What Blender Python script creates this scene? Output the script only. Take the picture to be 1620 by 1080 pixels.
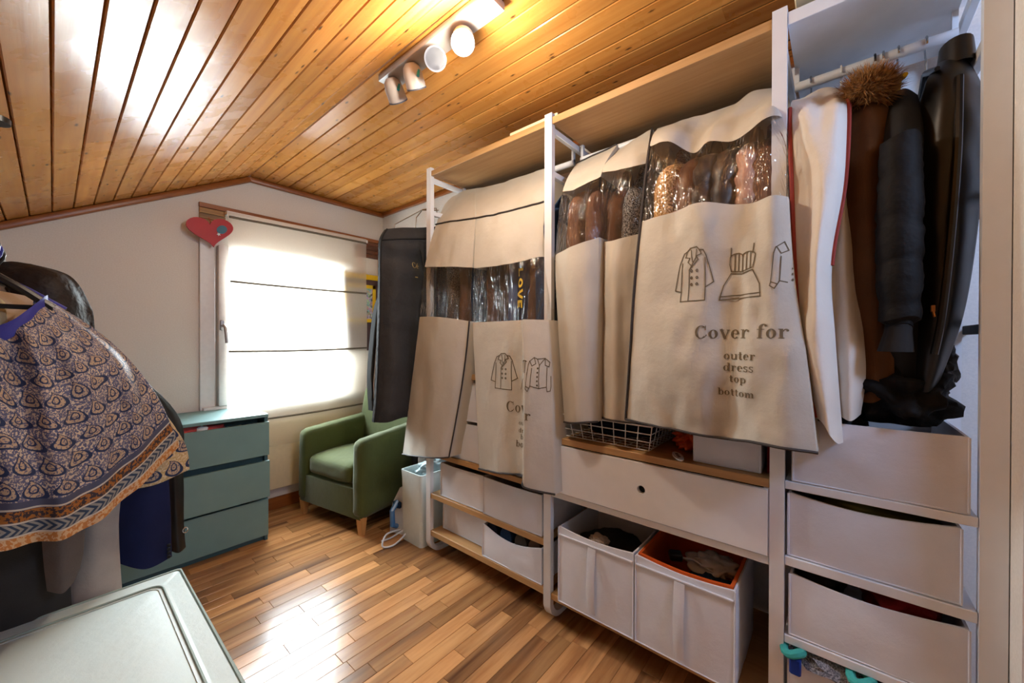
import bpy, bmesh, math, random
from mathutils import Vector, Matrix, noise
from mathutils.bvhtree import BVHTree
for o in list(bpy.data.objects): bpy.data.objects.remove(o)
SC = bpy.context.scene
COL = SC.collection
rnd = random.Random(7)
PI = math.pi

# ------------------------------------------------------------------ camera, sky, lights, exposure
FPX, YAW, PITCH, ROLL, CH = 612.4, .8701, -.0047, .0026, 1.203
FW = Vector((math.sin(YAW)*math.cos(PITCH), math.cos(YAW)*math.cos(PITCH), math.sin(PITCH)))
_r = Vector((math.cos(YAW), -math.sin(YAW), 0)); _u = _r.cross(FW)
RT = _r*math.cos(ROLL) + _u*math.sin(ROLL); UP = _u*math.cos(ROLL) - _r*math.sin(ROLL)
CP = Vector((0, 0, CH))
cd = bpy.data.cameras.new('camera'); cam = bpy.data.objects.new('camera', cd); COL.objects.link(cam)
cd.sensor_width = 36; cd.lens = FPX/1620*36; cd.clip_start = .02
cam.matrix_world = Matrix(((RT.x, UP.x, -FW.x, 0), (RT.y, UP.y, -FW.y, 0), (RT.z, UP.z, -FW.z, CH), (0, 0, 0, 1)))
SC.camera = cam
SC.view_settings.view_transform = 'Standard'; SC.view_settings.look = 'None'
SC.view_settings.gamma = 1; SC.view_settings.exposure = 0.46
try: SC.view_settings.use_curve_mapping = False
except Exception: pass
wd = bpy.data.worlds.new('sky'); SC.world = wd; wd.use_nodes = True
wd.node_tree.nodes['Background'].inputs[0].default_value = (.78, .89, 1, 1)
wd.node_tree.nodes['Background'].inputs[1].default_value = 2.2
def area(name, loc, target, sx, sy, power, col):
    d = bpy.data.lights.new(name, 'AREA'); d.shape = 'RECTANGLE'; d.size = sx; d.size_y = sy
    d.energy = power; d.color = col
    o = bpy.data.objects.new(name, d); COL.objects.link(o); o.location = loc
    o.rotation_euler = (Vector(target)-Vector(loc)).to_track_quat('-Z', 'Y').to_euler(); return o
area('daylight_window', (1.1, 3.75, 1.75), (1.05, 2.0, 1.0), 1.3, 1.3, 470, (.70, .85, 1))

def at(u, v, ax, val):
    d = FW + RT*((u-810)/FPX) - UP*((v-540)/FPX)
    i = 'xyz'.index(ax); return CP + d*((val-CP[i])/d[i])

# ------------------------------------------------------------------ helpers
def link(o, parent=None):
    COL.objects.link(o)
    if parent is not None: o.parent = parent
    return o
def tag(o, label, cat, group=None):
    o['label'] = label; o['category'] = cat
    if group: o['group'] = group
    return o
def thing(name, label, cat, loc=(0, 0, 0), rz=0, group=None):
    o = bpy.data.objects.new(name, None); COL.objects.link(o); o.empty_display_size = .05
    o.location = loc; o.rotation_euler = (0, 0, rz); return tag(o, label, cat, group)
def cr(p0, p1, p2, p3, t):
    return .5*((2*p1)+(p2-p0)*t+(2*p0-5*p1+4*p2-p3)*t*t+(3*p1-p0-3*p2+p3)*t*t*t)
def spline(P, n):
    out = []
    for i in range(len(P)-1):
        a, b, c, d = P[max(i-1, 0)], P[i], P[i+1], P[min(i+2, len(P)-1)]
        for k in range(n): out.append(cr(a, b, c, d, k/n))
    out.append(P[-1]); return out
class MB:
    def __init__(s): s.bm = bmesh.new(); s.uv = s.bm.loops.layers.uv.new('UVMap')
    def box(s, x0, x1, y0, y1, z0, z1, bev=0, seg=1, M=None):
        t = bmesh.new(); bmesh.ops.create_cube(t, size=1)
        for v in t.verts: v.co = Vector(((x0+x1)/2+v.co.x*(x1-x0), (y0+y1)/2+v.co.y*(y1-y0), (z0+z1)/2+v.co.z*(z1-z0)))
        if bev: bmesh.ops.bevel(t, geom=t.edges[:], offset=bev, segments=seg, profile=.5, affect='EDGES', clamp_overlap=True)
        return s.add(t, M)
    def add(s, t, M=None):
        if M is not None: t.transform(M)
        me = bpy.data.meshes.new('tmp'); t.to_mesh(me); s.bm.from_mesh(me); bpy.data.meshes.remove(me); t.free(); return s
    def loft(s, rings, closed=True, cap=True):
        R = [[s.bm.verts.new(p) for p in r] for r in rings]; n = len(rings[0])
        for a, b in zip(R, R[1:]):
            for i in range(n if closed else n-1):
                j = (i+1) % n
                try: s.bm.faces.new((a[i], a[j], b[j], b[i]))
                except ValueError: pass
        if cap and closed:
            for r in (R[0][::-1], R[-1]):
                try: s.bm.faces.new(r)
                except ValueError: pass
        return s
    def tube(s, pts, r, n=8, closed=False, taper=None):
        pts = [Vector(p) for p in pts]; rings = []; ref = None
        for i, p in enumerate(pts):
            if closed: d = pts[(i+1) % len(pts)]-pts[i-1]
            else: d = pts[min(i+1, len(pts)-1)]-pts[max(i-1, 0)]
            d.normalize()
            if ref is None: ref = d.orthogonal().normalized()
            ref = (ref-d*ref.dot(d)).normalized(); b = d.cross(ref)
            rr = r*(taper[i] if taper else 1)
            rings.append([p+ref*(rr*math.cos(2*PI*k/n))+b*(rr*math.sin(2*PI*k/n)) for k in range(n)])
        if closed: rings.append(rings[0])
        return s.loft(rings, True, not closed)
    def lathe(s, prof, n=20, M=None):
        t = MB(); t.loft([[(r*math.cos(2*PI*k/n), r*math.sin(2*PI*k/n), z) for k in range(n)] for r, z in prof]); return s.add(t.bm, M)
    def prism(s, poly, d, M=None):      # polygon in xy, extruded along z by d
        t = MB(); t.loft([[(x, y, 0) for x, y in poly], [(x, y, d) for x, y in poly]]); return s.add(t.bm, M)
    def build(s, name, m, parent=None, smooth=True, angle=40):
        bmesh.ops.recalc_face_normals(s.bm, faces=s.bm.faces[:])
        if smooth:
            for f in s.bm.faces: f.smooth = True
            lim = math.radians(angle)
            for e in s.bm.edges:
                if len(e.link_faces) == 2 and e.calc_face_angle(0) > lim: e.smooth = False
        me = bpy.data.meshes.new(name); s.bm.to_mesh(me); s.bm.free(); me.materials.append(m)
        return link(bpy.data.objects.new(name, me), parent)
def structure(o): o['kind'] = 'structure'; return o

# ------------------------------------------------------------------ materials
def lin(c):
    f = lambda v: (v/255/12.92 if v/255 <= .04045 else ((v/255+.055)/1.055)**2.4)
    return (f(c[0]), f(c[1]), f(c[2]), 1)
class NT:
    def __init__(s, name):
        s.m = bpy.data.materials.new(name); s.m.use_nodes = True; s.t = s.m.node_tree; s.n = s.t.nodes
        s.b = s.n['Principled BSDF']; s.out = s.n['Material Output']
    def node(s, ty, **kw):
        x = s.n.new(ty)
        for k, v in kw.items():
            if k in ('operation', 'blend_type', 'data_type', 'feature', 'distance', 'noise_dimensions', 'wave_type', 'bands_direction', 'vector_type', 'interpolation_type'): setattr(x, k, v)
        return x
    def l(s, a, b): s.t.links.new(a, b)
    def val(s, inp, v):
        if hasattr(v, 'is_output'): s.l(v, inp)
        else: inp.default_value = v
    def math(s, op, a, b=0, c=None):
        x = s.node('ShaderNodeMath', operation=op); s.val(x.inputs[0], a); s.val(x.inputs[1], b)
        if c is not None: s.val(x.inputs[2], c)
        return x.outputs[0]
    def mix(s, f, a, b, bt='MIX'):
        x = s.n.new('ShaderNodeMix'); x.data_type = 'RGBA'; x.blend_type = bt
        s.val(x.inputs[0], f); s.val(x.inputs[6], a); s.val(x.inputs[7], b); return x.outputs[2]
    def coord(s, out='Object', scale=(1, 1, 1), rand=0):
        tc = s.n.new('ShaderNodeTexCoord'); mp = s.n.new('ShaderNodeMapping'); mp.inputs['Scale'].default_value = scale
        s.l(tc.outputs[out], mp.inputs[0])
        if rand:
            oi = s.n.new('ShaderNodeObjectInfo'); cx = s.n.new('ShaderNodeCombineXYZ')
            r = s.math('MULTIPLY', oi.outputs['Random'], rand)
            s.l(r, cx.inputs[0]); s.l(r, cx.inputs[1]); s.l(r, cx.inputs[2]); s.l(cx.outputs[0], mp.inputs['Location'])
        return mp.outputs[0]
    def noise(s, vec, scale, detail=3, rough=.5, dist=0):
        x = s.n.new('ShaderNodeTexNoise'); s.l(vec, x.inputs['Vector']); x.inputs['Scale'].default_value = scale
        x.inputs['Detail'].default_value = detail; x.inputs['Roughness'].default_value = rough; x.inputs['Distortion'].default_value = dist
        return x.outputs[0]
    def ramp(s, f, lo, hi):
        x = s.n.new('ShaderNodeMapRange'); x.clamp = True; s.l(f, x.inputs[0]); x.inputs[1].default_value = lo; x.inputs[2].default_value = hi; return x.outputs[0]
    def bump(s, h, st=.3, d=.002):
        x = s.n.new('ShaderNodeBump'); x.inputs['Strength'].default_value = st; x.inputs['Distance'].default_value = d
        s.l(h, x.inputs['Height']); s.l(x.outputs[0], s.b.inputs['Normal']); return x.outputs[0]
def plain(name, c, rough=.5, c2=None, ns=40, bump=.0, bd=.001, metal=0, sheen=0, spec=.5, coat=0, scale=(1, 1, 1), vary=0):
    t = NT(name); v = t.coord(scale=scale); n = t.noise(v, ns)
    c2 = c2 or tuple(x*.97 for x in c)
    colr = t.mix(t.ramp(n, .3, .7), lin(c), lin(c2)); 
    if vary:
        oi = t.n.new('ShaderNodeObjectInfo'); colr = t.mix(1, colr, t.math('MULTIPLY_ADD', oi.outputs['Random'], vary, 1-vary), 'MULTIPLY')
    t.l(colr, t.b.inputs['Base Color']); t.b.inputs['Roughness'].default_value = rough; t.b.inputs['Metallic'].default_value = metal
    t.b.inputs['Specular IOR Level'].default_value = spec
    if sheen: t.b.inputs['Sheen Weight'].default_value = sheen; t.b.inputs['Sheen Roughness'].default_value = .4
    if coat: t.b.inputs['Coat Weight'].default_value = coat; t.b.inputs['Coat Roughness'].default_value = .15
    if bump: t.bump(n, bump, bd)
    return t.m
def fabric(name, c, c2=None, weave=700, rough=.85, bump=.25, sheen=.0, blot=9):
    t = NT(name); v = t.coord(); c2 = c2 or tuple(x*.86 for x in c)
    n1 = t.noise(v, blot, 4); n2 = t.noise(v, weave, 1)
    f = t.math('ADD', t.math('MULTIPLY', t.ramp(n1, .3, .7), .6), t.math('MULTIPLY', n2, .4))
    t.l(t.mix(f, lin(c), lin(c2)), t.b.inputs['Base Color']); t.b.inputs['Roughness'].default_value = rough
    t.b.inputs['Specular IOR Level'].default_value = .25
    if sheen: t.b.inputs['Sheen Weight'].default_value = sheen
    n3 = t.noise(v, 28, 4, .55)
    t.bump(t.math('ADD', t.math('MULTIPLY', n2, .12), n3), bump, .006); return t.m
def tweed(name, c, c2, sc=260, bump=.8):
    t = NT(name); v = t.coord(); n = t.noise(v, sc, 2, .7)
    t.l(t.mix(t.ramp(n, .42, .58), lin(c), lin(c2)), t.b.inputs['Base Color']); t.b.inputs['Roughness'].default_value = .95
    t.b.inputs['Specular IOR Level'].default_value = .1; t.bump(n, bump, .006); return t.m
def wood(name, c1, c2, dark=None, gx=40, gy=2.0, rough=.35, knots=0, rand=30, vary=.25, bump=.15, axis='y', spec=.5, wrough=0, dk=(.56, .75)):
    t = NT(name)
    sc = {'y': (gx, gy, gx), 'x': (gy, gx, gx), 'z': (gx, gx, gy)}[axis]
    v = t.coord(scale=sc, rand=rand); n = t.noise(v, 1, 5, .6, .12)
    colr = t.mix(t.ramp(n, .3, .72), lin(c1), lin(c2))
    oi = t.n.new('ShaderNodeObjectInfo')
    if dark:
        n2 = t.noise(t.coord(scale=tuple(x*.25 for x in sc), rand=rand+7), 1, 4, .6, .35)
        colr = t.mix(t.ramp(n2, *dk), colr, lin(dark))
    if knots:
        ks = {'y': (26, 9.0, 26), 'x': (8.5, 26, 26)}[axis]
        vo = t.n.new('ShaderNodeTexVoronoi'); t.l(t.coord(scale=ks, rand=rand+3), vo.inputs['Vector']); vo.inputs['Scale'].default_value = 1
        dd = t.math('ADD', vo.outputs['Distance'], t.math('MULTIPLY', t.noise(t.coord(scale=(160, 160, 160)), 1, 2), .09))
        k = t.math('SUBTRACT', 1, t.ramp(dd, .10, .20))
        sel = t.math('GREATER_THAN', t.math('FRACT', t.math('MULTIPLY', vo.outputs['Color'], 7.3)), .28)
        colr = t.mix(t.math('MULTIPLY', t.math('MULTIPLY', k, sel), .95), colr, lin((62, 36, 22)))
    val = t.math('MULTIPLY_ADD', oi.outputs['Random'], vary, 1-vary*.5)
    colr = t.mix(1, colr, val, 'MULTIPLY')
    t.l(colr, t.b.inputs['Base Color']); t.b.inputs['Roughness'].default_value = rough; t.b.inputs['Specular IOR Level'].default_value = spec
    if wrough:
        nb = t.noise(t.coord(rand=rand), 9, 3)
        t.l(t.math('MULTIPLY_ADD', t.ramp(nb, .3, .7), wrough, rough-wrough*.5), t.b.inputs['Roughness'])
    t.bump(t.math('ADD', n, t.math('MULTIPLY', t.noise(t.coord(rand=rand), 6, 2), .8)), bump, .003); return t.m
def clearish(name, tr=.88, tint=(250, 248, 244), rough=.06, bumps=0, dif=.03, gl=1.0):
    t = NT(name); t.n.remove(t.b)
    tb = t.n.new('ShaderNodeBsdfTransparent'); tb.inputs[0].default_value = lin(tint)
    gb = t.n.new('ShaderNodeBsdfGlossy'); gb.inputs['Roughness'].default_value = rough
    fr = t.n.new('ShaderNodeFresnel'); ge = t.n.new('ShaderNodeNewGeometry'); t.l(t.math('MULTIPLY_ADD', ge.outputs['Backfacing'], 1/1.5-1.5, 1.5), fr.inputs[0])
    db = t.n.new('ShaderNodeBsdfDiffuse'); db.inputs[0].default_value = lin((235, 232, 225))
    if bumps:
        n = t.noise(t.coord(scale=(1, 1, .35)), bumps, 3, .6, 1.2); x = t.n.new('ShaderNodeBump'); x.inputs[0].default_value = 1; x.inputs[1].default_value = .02
        t.l(n, x.inputs['Height']); t.l(x.outputs[0], gb.inputs['Normal']); t.l(x.outputs[0], fr.inputs['Normal'])
    m1 = t.n.new('ShaderNodeMixShader'); m1.inputs[0].default_value = dif; t.l(tb.outputs[0], m1.inputs[1]); t.l(db.outputs[0], m1.inputs[2])
    m2 = t.n.new('ShaderNodeMixShader'); t.l(t.math('MULTIPLY', fr.outputs[0], gl), m2.inputs[0]); t.l(m1.outputs[0], m2.inputs[1]); t.l(gb.outputs[0], m2.inputs[2])
    t.l(m2.outputs[0], t.out.inputs[0]); return t.m
def emit(name, c, s):
    t = NT(name); t.b.inputs['Emission Color'].default_value = lin(c); t.b.inputs['Emission Strength'].default_value = s
    t.b.inputs['Base Color'].default_value = lin(c); return t.m

M = {}
M['wall'] = plain('wall_plaster', (224, 217, 209), .9, (216, 208, 199), 160, .35, .0015)
M['wall_b'] = plain('wall_plaster_cool', (222, 222, 222), .9, (212, 213, 214), 160, .3, .0015)
M['pine'] = wood('varnished_pine', (206, 146, 74), (180, 114, 50), (158, 94, 40), 34, 1.6, .30, 1, 30, .30, .12, 'y', .2, .16)
M['trimwood'] = wood('trim_pine', (158, 92, 38), (128, 68, 26), None, 60, 3, .35, 0, 11, .1)
M['trimwood_x'] = wood('trim_pine_across', (158, 92, 38), (128, 68, 26), None, 60, 3, .35, 0, 11, .1, axis='x')
M['darkgap'] = plain('groove_backing', (30, 16, 8), .9)
M['floorwood'] = wood('floor_walnut_strip', (190, 140, 90), (150, 100, 60), (84, 52, 34), 26, 2.6, .22, 0, 50, .75, .05, 'x', .4, dk=(.52, .72))
M['oak'] = wood('oak_shelf', (186, 146, 98), (166, 124, 76), None, 70, 3, .5, 0, 9, .06, .1)
M['white'] = plain('white_lacquer', (224, 226, 231), .38, (220, 222, 227), 20)
M['whitecool'] = plain('white_foil', (226, 230, 236), .45, (220, 224, 230), 20)
M['boxfab'] = fabric('white_box_fabric', (222, 224, 232), (208, 210, 219), 500, .8, .25)
M['boxin'] = fabric('box_lining', (208, 206, 208), (190, 188, 190), 500, .85, .2)
M['orange'] = fabric('orange_felt', (208, 92, 26), (180, 72, 18), 500, .9, .2)
M['cover'] = fabric('ecru_cover_cloth', (197, 191, 180), (184, 177, 165), 620, .85, .35)
M['coverF'] = fabric('cream_cover_cloth', (226, 221, 213), (214, 207, 198), 620, .8, .35)
M['piping'] = plain('dark_piping', (48, 42, 42), .7)
M['redpipe'] = plain('red_piping', (150, 48, 34), .7)
M['ink'] = plain('brown_ink', (104, 90, 68), .9)
M['plastic'] = clearish('clear_vinyl', bumps=20, dif=.015, gl=1.25, rough=.07)
M['glass'] = clearish('window_glass', dif=0, rough=.01)
M['bagdark'] = fabric('charcoal_bag_cloth', (58, 57, 57), (44, 43, 44), 500, .7, .9)
M['black'] = plain('black_cloth', (20, 19, 20), .85, (14, 13, 14), 60, .3)
M['blackplastic'] = plain('black_plastic', (18, 18, 19), .35)
M['blackpuff'] = plain('black_nylon', (18, 15, 14), .7, (11, 9, 9), 30, .7, .006, spec=.2)
M['brownpuff'] = plain('brown_nylon', (40, 29, 25), .6, (28, 20, 18), 22, .9, .012, spec=.25)
M['leather'] = plain('black_brown_leather', (26, 20, 15), .42, (12, 10, 8), 12, .3, .002)
M['suede'] = fabric('camel_suede', (98, 64, 34), (78, 48, 24), 300, .95, .3)
M['fur'] = plain('fox_fur', (178, 124, 62), .7, (96, 60, 26), 90)
M['teal'] = plain('teal_lacquer', (112, 146, 146), .42, (108, 142, 142), 12)
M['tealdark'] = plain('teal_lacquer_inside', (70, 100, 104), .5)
M['green'] = fabric('green_slipcover', (80, 88, 44), (66, 74, 36), 420, .9, .4, .2, 6)
M['legwood'] = wood('birch_leg', (206, 152, 92), (186, 128, 70), None, 60, 3, .4, 0, 5, .05, axis='z')
M['mint'] = fabric('mint_box_cloth', (212, 224, 221), (202, 215, 212), 500, .6, .3, 0, 5)
M['mintpipe'] = plain('mint_piping', (150, 166, 156), .6)
M['zip'] = plain('zip_tape', (196, 204, 198), .45)
M['chrome'] = plain('chrome', (190, 190, 190), .2, metal=1)
M['whitemetal'] = plain('white_wire', (222, 220, 218), .35)
M['lampwhite'] = plain('lamp_satin_white', (172, 164, 160), .4)
M['steel'] = plain('lamp_steel', (70, 72, 82), .4)
M['turq'] = plain('turquoise_plastic', (40, 150, 170), .4)
M['bulb'] = emit('lit_bulb', (255, 244, 222), 90)
M['red'] = plain('red_painted_wood', (178, 18, 30), .5, (166, 14, 26), 10)
M['bluefelt'] = plain('blue_felt', (86, 128, 148), .9)
M['handle'] = plain('window_handle_metal', (176, 172, 168), .3, metal=.7)
M['frame'] = plain('window_frame_white', (226, 222, 220), .4)
M['oldwood'] = wood('old_lintel_wood', (170, 128, 70), (120, 80, 40), (86, 52, 26), 50, 4, .5, 0, 21, .3, .3, 'x')
M['brownwood'] = wood('brown_lintel_wood', (112, 62, 32), (86, 46, 24), None, 50, 4, .55, 0, 21, .2, .3, 'x')
M['slat'] = plain('blind_rod', (104, 92, 76), .7)
M['radiator'] = plain('cream_panel', (236, 218, 178), .6)
M['bannerbrown'] = fabric('brown_banner_cloth', (84, 62, 62), (74, 54, 54), 500, .9, .2)
M['yellow'] = fabric('yellow_silk', (222, 182, 24), (204, 164, 18), 500, .6, .2)
M['cord'] = plain('orange_cord', (190, 92, 34), .8)
M['navy'] = fabric('navy_wool', (24, 32, 72), (18, 24, 56), 500, .95, .25)
M['taupe'] = fabric('taupe_cloth', (112, 98, 90), (94, 80, 74), 400, .8, .5)
M['greige'] = fabric('greige_cotton', (170, 158, 150), (152, 140, 134), 400, .85, .5)
M['charcoal'] = fabric('charcoal_cloth', (66, 62, 58), (52, 48, 46), 400, .9, .4)
M['beige'] = fabric('beige_cloth', (206, 176, 146), (190, 158, 128), 400, .85, .3)
M['cream'] = fabric('cream_cloth', (226, 204, 160), (206, 180, 130), 400, .8, .3)
M['purple'] = fabric('blue_violet_ribbon', (56, 56, 140), (44, 44, 118), 500, .6, .2)
M['tweedgrey'] = tweed('grey_tweed', (120, 112, 106), (46, 44, 46))
M['tweedbw'] = tweed('salt_pepper_boucle', (150, 146, 146), (30, 30, 36), 200)
M['sherpa'] = tweed('beige_sherpa', (206, 166, 116), (150, 108, 66), 130, 1)
M['fleece'] = fabric('brown_fleece', (116, 82, 64), (88, 60, 46), 200, .95, .6)
M['browncoat'] = fabric('brown_wool', (92, 70, 58), (74, 54, 44), 300, .95, .3)
M['darkbrown'] = plain('dark_brown_quilt', (60, 44, 38), .5, (40, 30, 26), 30, .4, .004)
M['tan'] = plain('tan_leather', (112, 68, 34), .5, (70, 40, 20), 14, .3, .003)
M['pink'] = plain('dusty_pink_nylon', (190, 150, 136), .5, (168, 126, 112), 20, .3, .003)
M['denim'] = tweed('blue_denim', (44, 66, 96), (26, 40, 66), 300, .4)
M['shirtblue'] = fabric('blue_shirt_cotton', (88, 108, 150), (70, 88, 128), 400, .85, .4)
M['knitnavy'] = fabric('navy_knit', (26, 30, 46), (20, 22, 36), 300, .95, .4)
M['olive'] = fabric('olive_cloth', (98, 94, 50), (80, 76, 40), 300, .9, .4)
M['ironblue'] = plain('iron_blue', (70, 120, 170), .3)
M['ironwhite'] = plain('iron_white', (218, 222, 226), .3)
M['pinkred'] = fabric('coral_cloth', (206, 110, 100), (190, 60, 60), 40, .9, .4)
M['redcloth'] = fabric('dark_red_cloth', (126, 22, 28), (96, 14, 20), 300, .9, .4)
M['tealcloth'] = fabric('turquoise_cloth', (74, 176, 168), (54, 150, 146), 300, .9, .4)
M['greymarl'] = tweed('grey_marl', (156, 158, 166), (90, 92, 100), 260, .3)
M['bluecloth'] = fabric('royal_blue_cloth', (32, 62, 150), (24, 48, 126), 300, .8, .3)
M['translucentbin'] = plain('frosted_bin', (214, 224, 222), .35)
M['gold'] = plain('gold_print', (176, 150, 92), .5)
M['yellowprint'] = plain('yellow_print', (232, 196, 60), .7)
def blind_mat():
    t = NT('sheer_blind_cotton'); t.n.remove(t.b); v = t.coord()
    n = t.noise(v, 420, 1); c = t.mix(t.ramp(n, .2, .8), lin((250, 240, 226)), lin((238, 226, 208)))
    tb = t.n.new('ShaderNodeBsdfTransparent'); tb.inputs[0].default_value = (1, 1, 1, 1)
    tl = t.n.new('ShaderNodeBsdfTranslucent'); t.l(c, tl.inputs[0]); df = t.n.new('ShaderNodeBsdfDiffuse'); t.l(c, df.inputs[0])
    m1 = t.n.new('ShaderNodeMixShader'); m1.inputs[0].default_value = .45; t.l(tl.outputs[0], m1.inputs[1]); t.l(df.outputs[0], m1.inputs[2])
    m2 = t.n.new('ShaderNodeMixShader'); m2.inputs[0].default_value = .46; t.l(m1.outputs[0], m2.inputs[1]); t.l(tb.outputs[0], m2.inputs[2])
    t.l(m2.outputs[0], t.out.inputs[0]); return t.m
M['blind'] = blind_mat()
def paisley(name, border=True, ground=(198, 178, 154), blue=(50, 64, 106), sc=17.0):
    t = NT(name); uv = t.coord('UV')
    sp = t.n.new('ShaderNodeSeparateXYZ'); t.l(uv, sp.inputs[0]); U, V = sp.outputs[0], sp.outputs[1]
    jit = t.math('MULTIPLY', t.math('SUBTRACT', t.noise(uv, 7, 1), .5), .9)
    jit2 = t.math('MULTIPLY', t.math('SUBTRACT', t.noise(t.coord('UV', (1.3, .8, 1)), 9, 1), .5), .9)
    # small floral speckle
    vo = t.n.new('ShaderNodeTexVoronoi'); t.l(uv, vo.inputs['Vector']); vo.inputs['Scale'].default_value = 130
    sp1 = t.math('LESS_THAN', t.noise(uv, 170, 2, .6), .50)
    ring = t.math('LESS_THAN', t.math('ABSOLUTE', t.math('SUBTRACT', vo.outputs['Distance'], .34)), .09)
    colr = t.mix(t.math('MULTIPLY', t.math('MAXIMUM', sp1, ring), .9), lin(ground), lin(blue))
    n2 = t.ramp(t.noise(uv, 14, 2), .46, .58)
    colr = t.mix(t.math('MULTIPLY', n2, .2), colr, lin((116, 104, 110)))
    # teardrop motifs on a brick grid
    vv = t.math('ADD', t.math('MULTIPLY', V, sc*1.15), jit); row = t.math('FLOOR', vv)
    uu = t.math('ADD', t.math('ADD', t.math('MULTIPLY', U, sc), jit2), t.math('MULTIPLY', row, .5))
    x = t.math('SUBTRACT', t.math('FRACT', uu), .5); y = t.math('SUBTRACT', t.math('FRACT', vv), .5)
    y2 = t.math('ADD', y, .06)
    # bend: curl the tip sideways with height
    xb = t.math('ADD', x, t.math('MULTIPLY', t.math('MULTIPLY', y2, t.math('ABSOLUTE', y2)), 1.1))
    wd_ = t.math('MAXIMUM', t.math('SUBTRACT', .92, t.math('MULTIPLY', y2, 1.9)), .12)
    q = t.math('DIVIDE', xb, wd_)
    d = t.math('SQRT', t.math('ADD', t.math('MULTIPLY', q, q), t.math('MULTIPLY', t.math('MULTIPLY', y2, y2), .85)))
    inside = t.math('LESS_THAN', d, .34)
    dots = t.math('LESS_THAN', t.noise(uv, 210, 1), .44)
    colr = t.mix(inside, colr, t.mix(dots, lin((178, 152, 124)), lin((92, 88, 108))))
    for r0, w in ((.35, .04), (.15, .03)):
        e = t.math('LESS_THAN', t.math('ABSOLUTE', t.math('SUBTRACT', d, r0)), w)
        colr = t.mix(e, colr, lin((30, 44, 76)))
    if border:
        def band(a, b): return t.math('MULTIPLY', t.math('GREATER_THAN', V, a), t.math('LESS_THAN', V, b))
        zig = t.math('GREATER_THAN', t.math('FRACT', t.math('ADD', t.math('MULTIPLY', U, 60), t.math('MULTIPLY', t.math('ABSOLUTE', t.math('SUBTRACT', t.math('FRACT', t.math('MULTIPLY', V, 40)), .5)), 2))), .5)
        nz = t.math('GREATER_THAN', t.noise(uv, 110, 2, .6), .5)
        colr = t.mix(band(.0, .10), colr, lin((70, 72, 92)))
        colr = t.mix(band(.055, .08), colr, t.mix(nz, lin((150, 92, 34)), lin((52, 40, 44))))
        colr = t.mix(band(.027, .05), colr, t.mix(zig, lin((38, 54, 76)), lin((140, 136, 128))))
        colr = t.mix(band(-.01, .022), colr, t.mix(nz, lin((176, 112, 54)), lin((196, 160, 120))))
        for a in (.022, .051, .081): colr = t.mix(band(a, a+.004), colr, lin((190, 180, 164)))
    t.l(colr, t.b.inputs['Base Color']); t.b.inputs['Roughness'].default_value = .6
    t.b.inputs['Sheen Weight'].default_value = .45; t.b.inputs['Sheen Roughness'].default_value = .3
    t.b.inputs['Sheen Tint'].default_value = lin((214, 232, 250)); t.b.inputs['Specular IOR Level'].default_value = .35
    t.bump(t.noise(uv, 300, 2), .15, .001); return t.m
M['paisley'] = paisley('blue_paisley_cotton')
M['floral'] = paisley('tan_floral_cotton', False, (206, 184, 150), (178, 148, 96), 14)
def mosaic_mat():
    t = NT('painted_picture_pattern'); v = t.coord('Object', (1, 1, 1))
    vo = t.n.new('ShaderNodeTexVoronoi'); t.l(v, vo.inputs['Vector']); vo.inputs['Scale'].default_value = 70
    hs = t.n.new('ShaderNodeHueSaturation'); t.l(vo.outputs['Color'], hs.inputs['Color']); hs.inputs['Saturation'].default_value = .5; hs.inputs['Value'].default_value = .55
    t.l(hs.outputs[0], t.b.inputs['Base Color']); t.b.inputs['Roughness'].default_value = .7; return t.m
M['mosaic'] = mosaic_mat()

# ================================================================== ROOM
WY, WX, ZC, RX, SL = 3.05, 1.86, 2.295, .852, .534     # window wall, right wall, flat ceiling, ridge x, slope
XL, YB = -1.5, -1.9
fl = MB(); fl.box(XL-.1, WX+.1, YB-.1, WY+.1, -.12, -.012)
floor = structure(fl.build('floor', M['darkgap'], None, False))
def plank_mesh(L, W, H, c=.0012):
    t = MB(); t.box(-L/2, L/2, -W/2, W/2, -H, 0, c); o = t.build('floor_plank', M['floorwood'], None, False); me = o.data; bpy.data.objects.remove(o); return me
PW = .066
pm = {L: plank_mesh(L-.0006, PW-.0006, .012) for L in (.28, .36, .44, .52)}
rest = MB(); npl = 0
y = YB
while y < WY-.001:
    x = XL-rnd.random()*.3
    while x < WX:
        L = rnd.choice((.28, .36, .44, .52))
        if x+L > .15 and .25 < y < WY and npl < 300 and x+L/2 < WX:
            o = bpy.data.objects.new('floor_plank', pm[L]); o.parent = floor; COL.objects.link(o); o.location = (x+L/2, y+PW/2, 0); npl += 1
        else:
            rest.box(max(x, XL)+.0003, min(x+L, WX)-.0003, y+.0003, y+PW-.0003, -.012, 0)
        x += L
    y += PW
o = rest.build('floor_planks_beyond', M['floorwood'], floor, False); o['kind'] = 'stuff'

# walls
OX0, OX1, OZ0, OZ1 = .70, 1.52, .78, 1.78      # window opening
wb = MB()
wb.box(XL-.1, OX0, WY, WY+.14, 0, 2.6); wb.box(OX1, WX+.1, WY, WY+.14, 0, 2.6)
wb.box(OX0, OX1, WY, WY+.14, 0, OZ0); wb.box(OX0, OX1, WY, WY+.14, OZ1, 2.6)
structure(wb.build('wall_back', M['wall'], None, False))
structure(MB().box(WX, WX+.1, YB-.1, WY, 0, 2.6).build('wall_right', M['wall_b'], None, False))
structure(MB().box(XL-.1, XL, YB-.1, WY, 0, 2.6).build('wall_left', M['wall'], None, False))
structure(MB().box(XL, WX, YB-.1, YB, 0, 2.6).build('wall_front', M['wall'], None, False))
structure(MB().box(1.28, 1.43, -.395, -.291, 0, ZC).build('wall_side', M['wall'], None, False))
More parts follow.
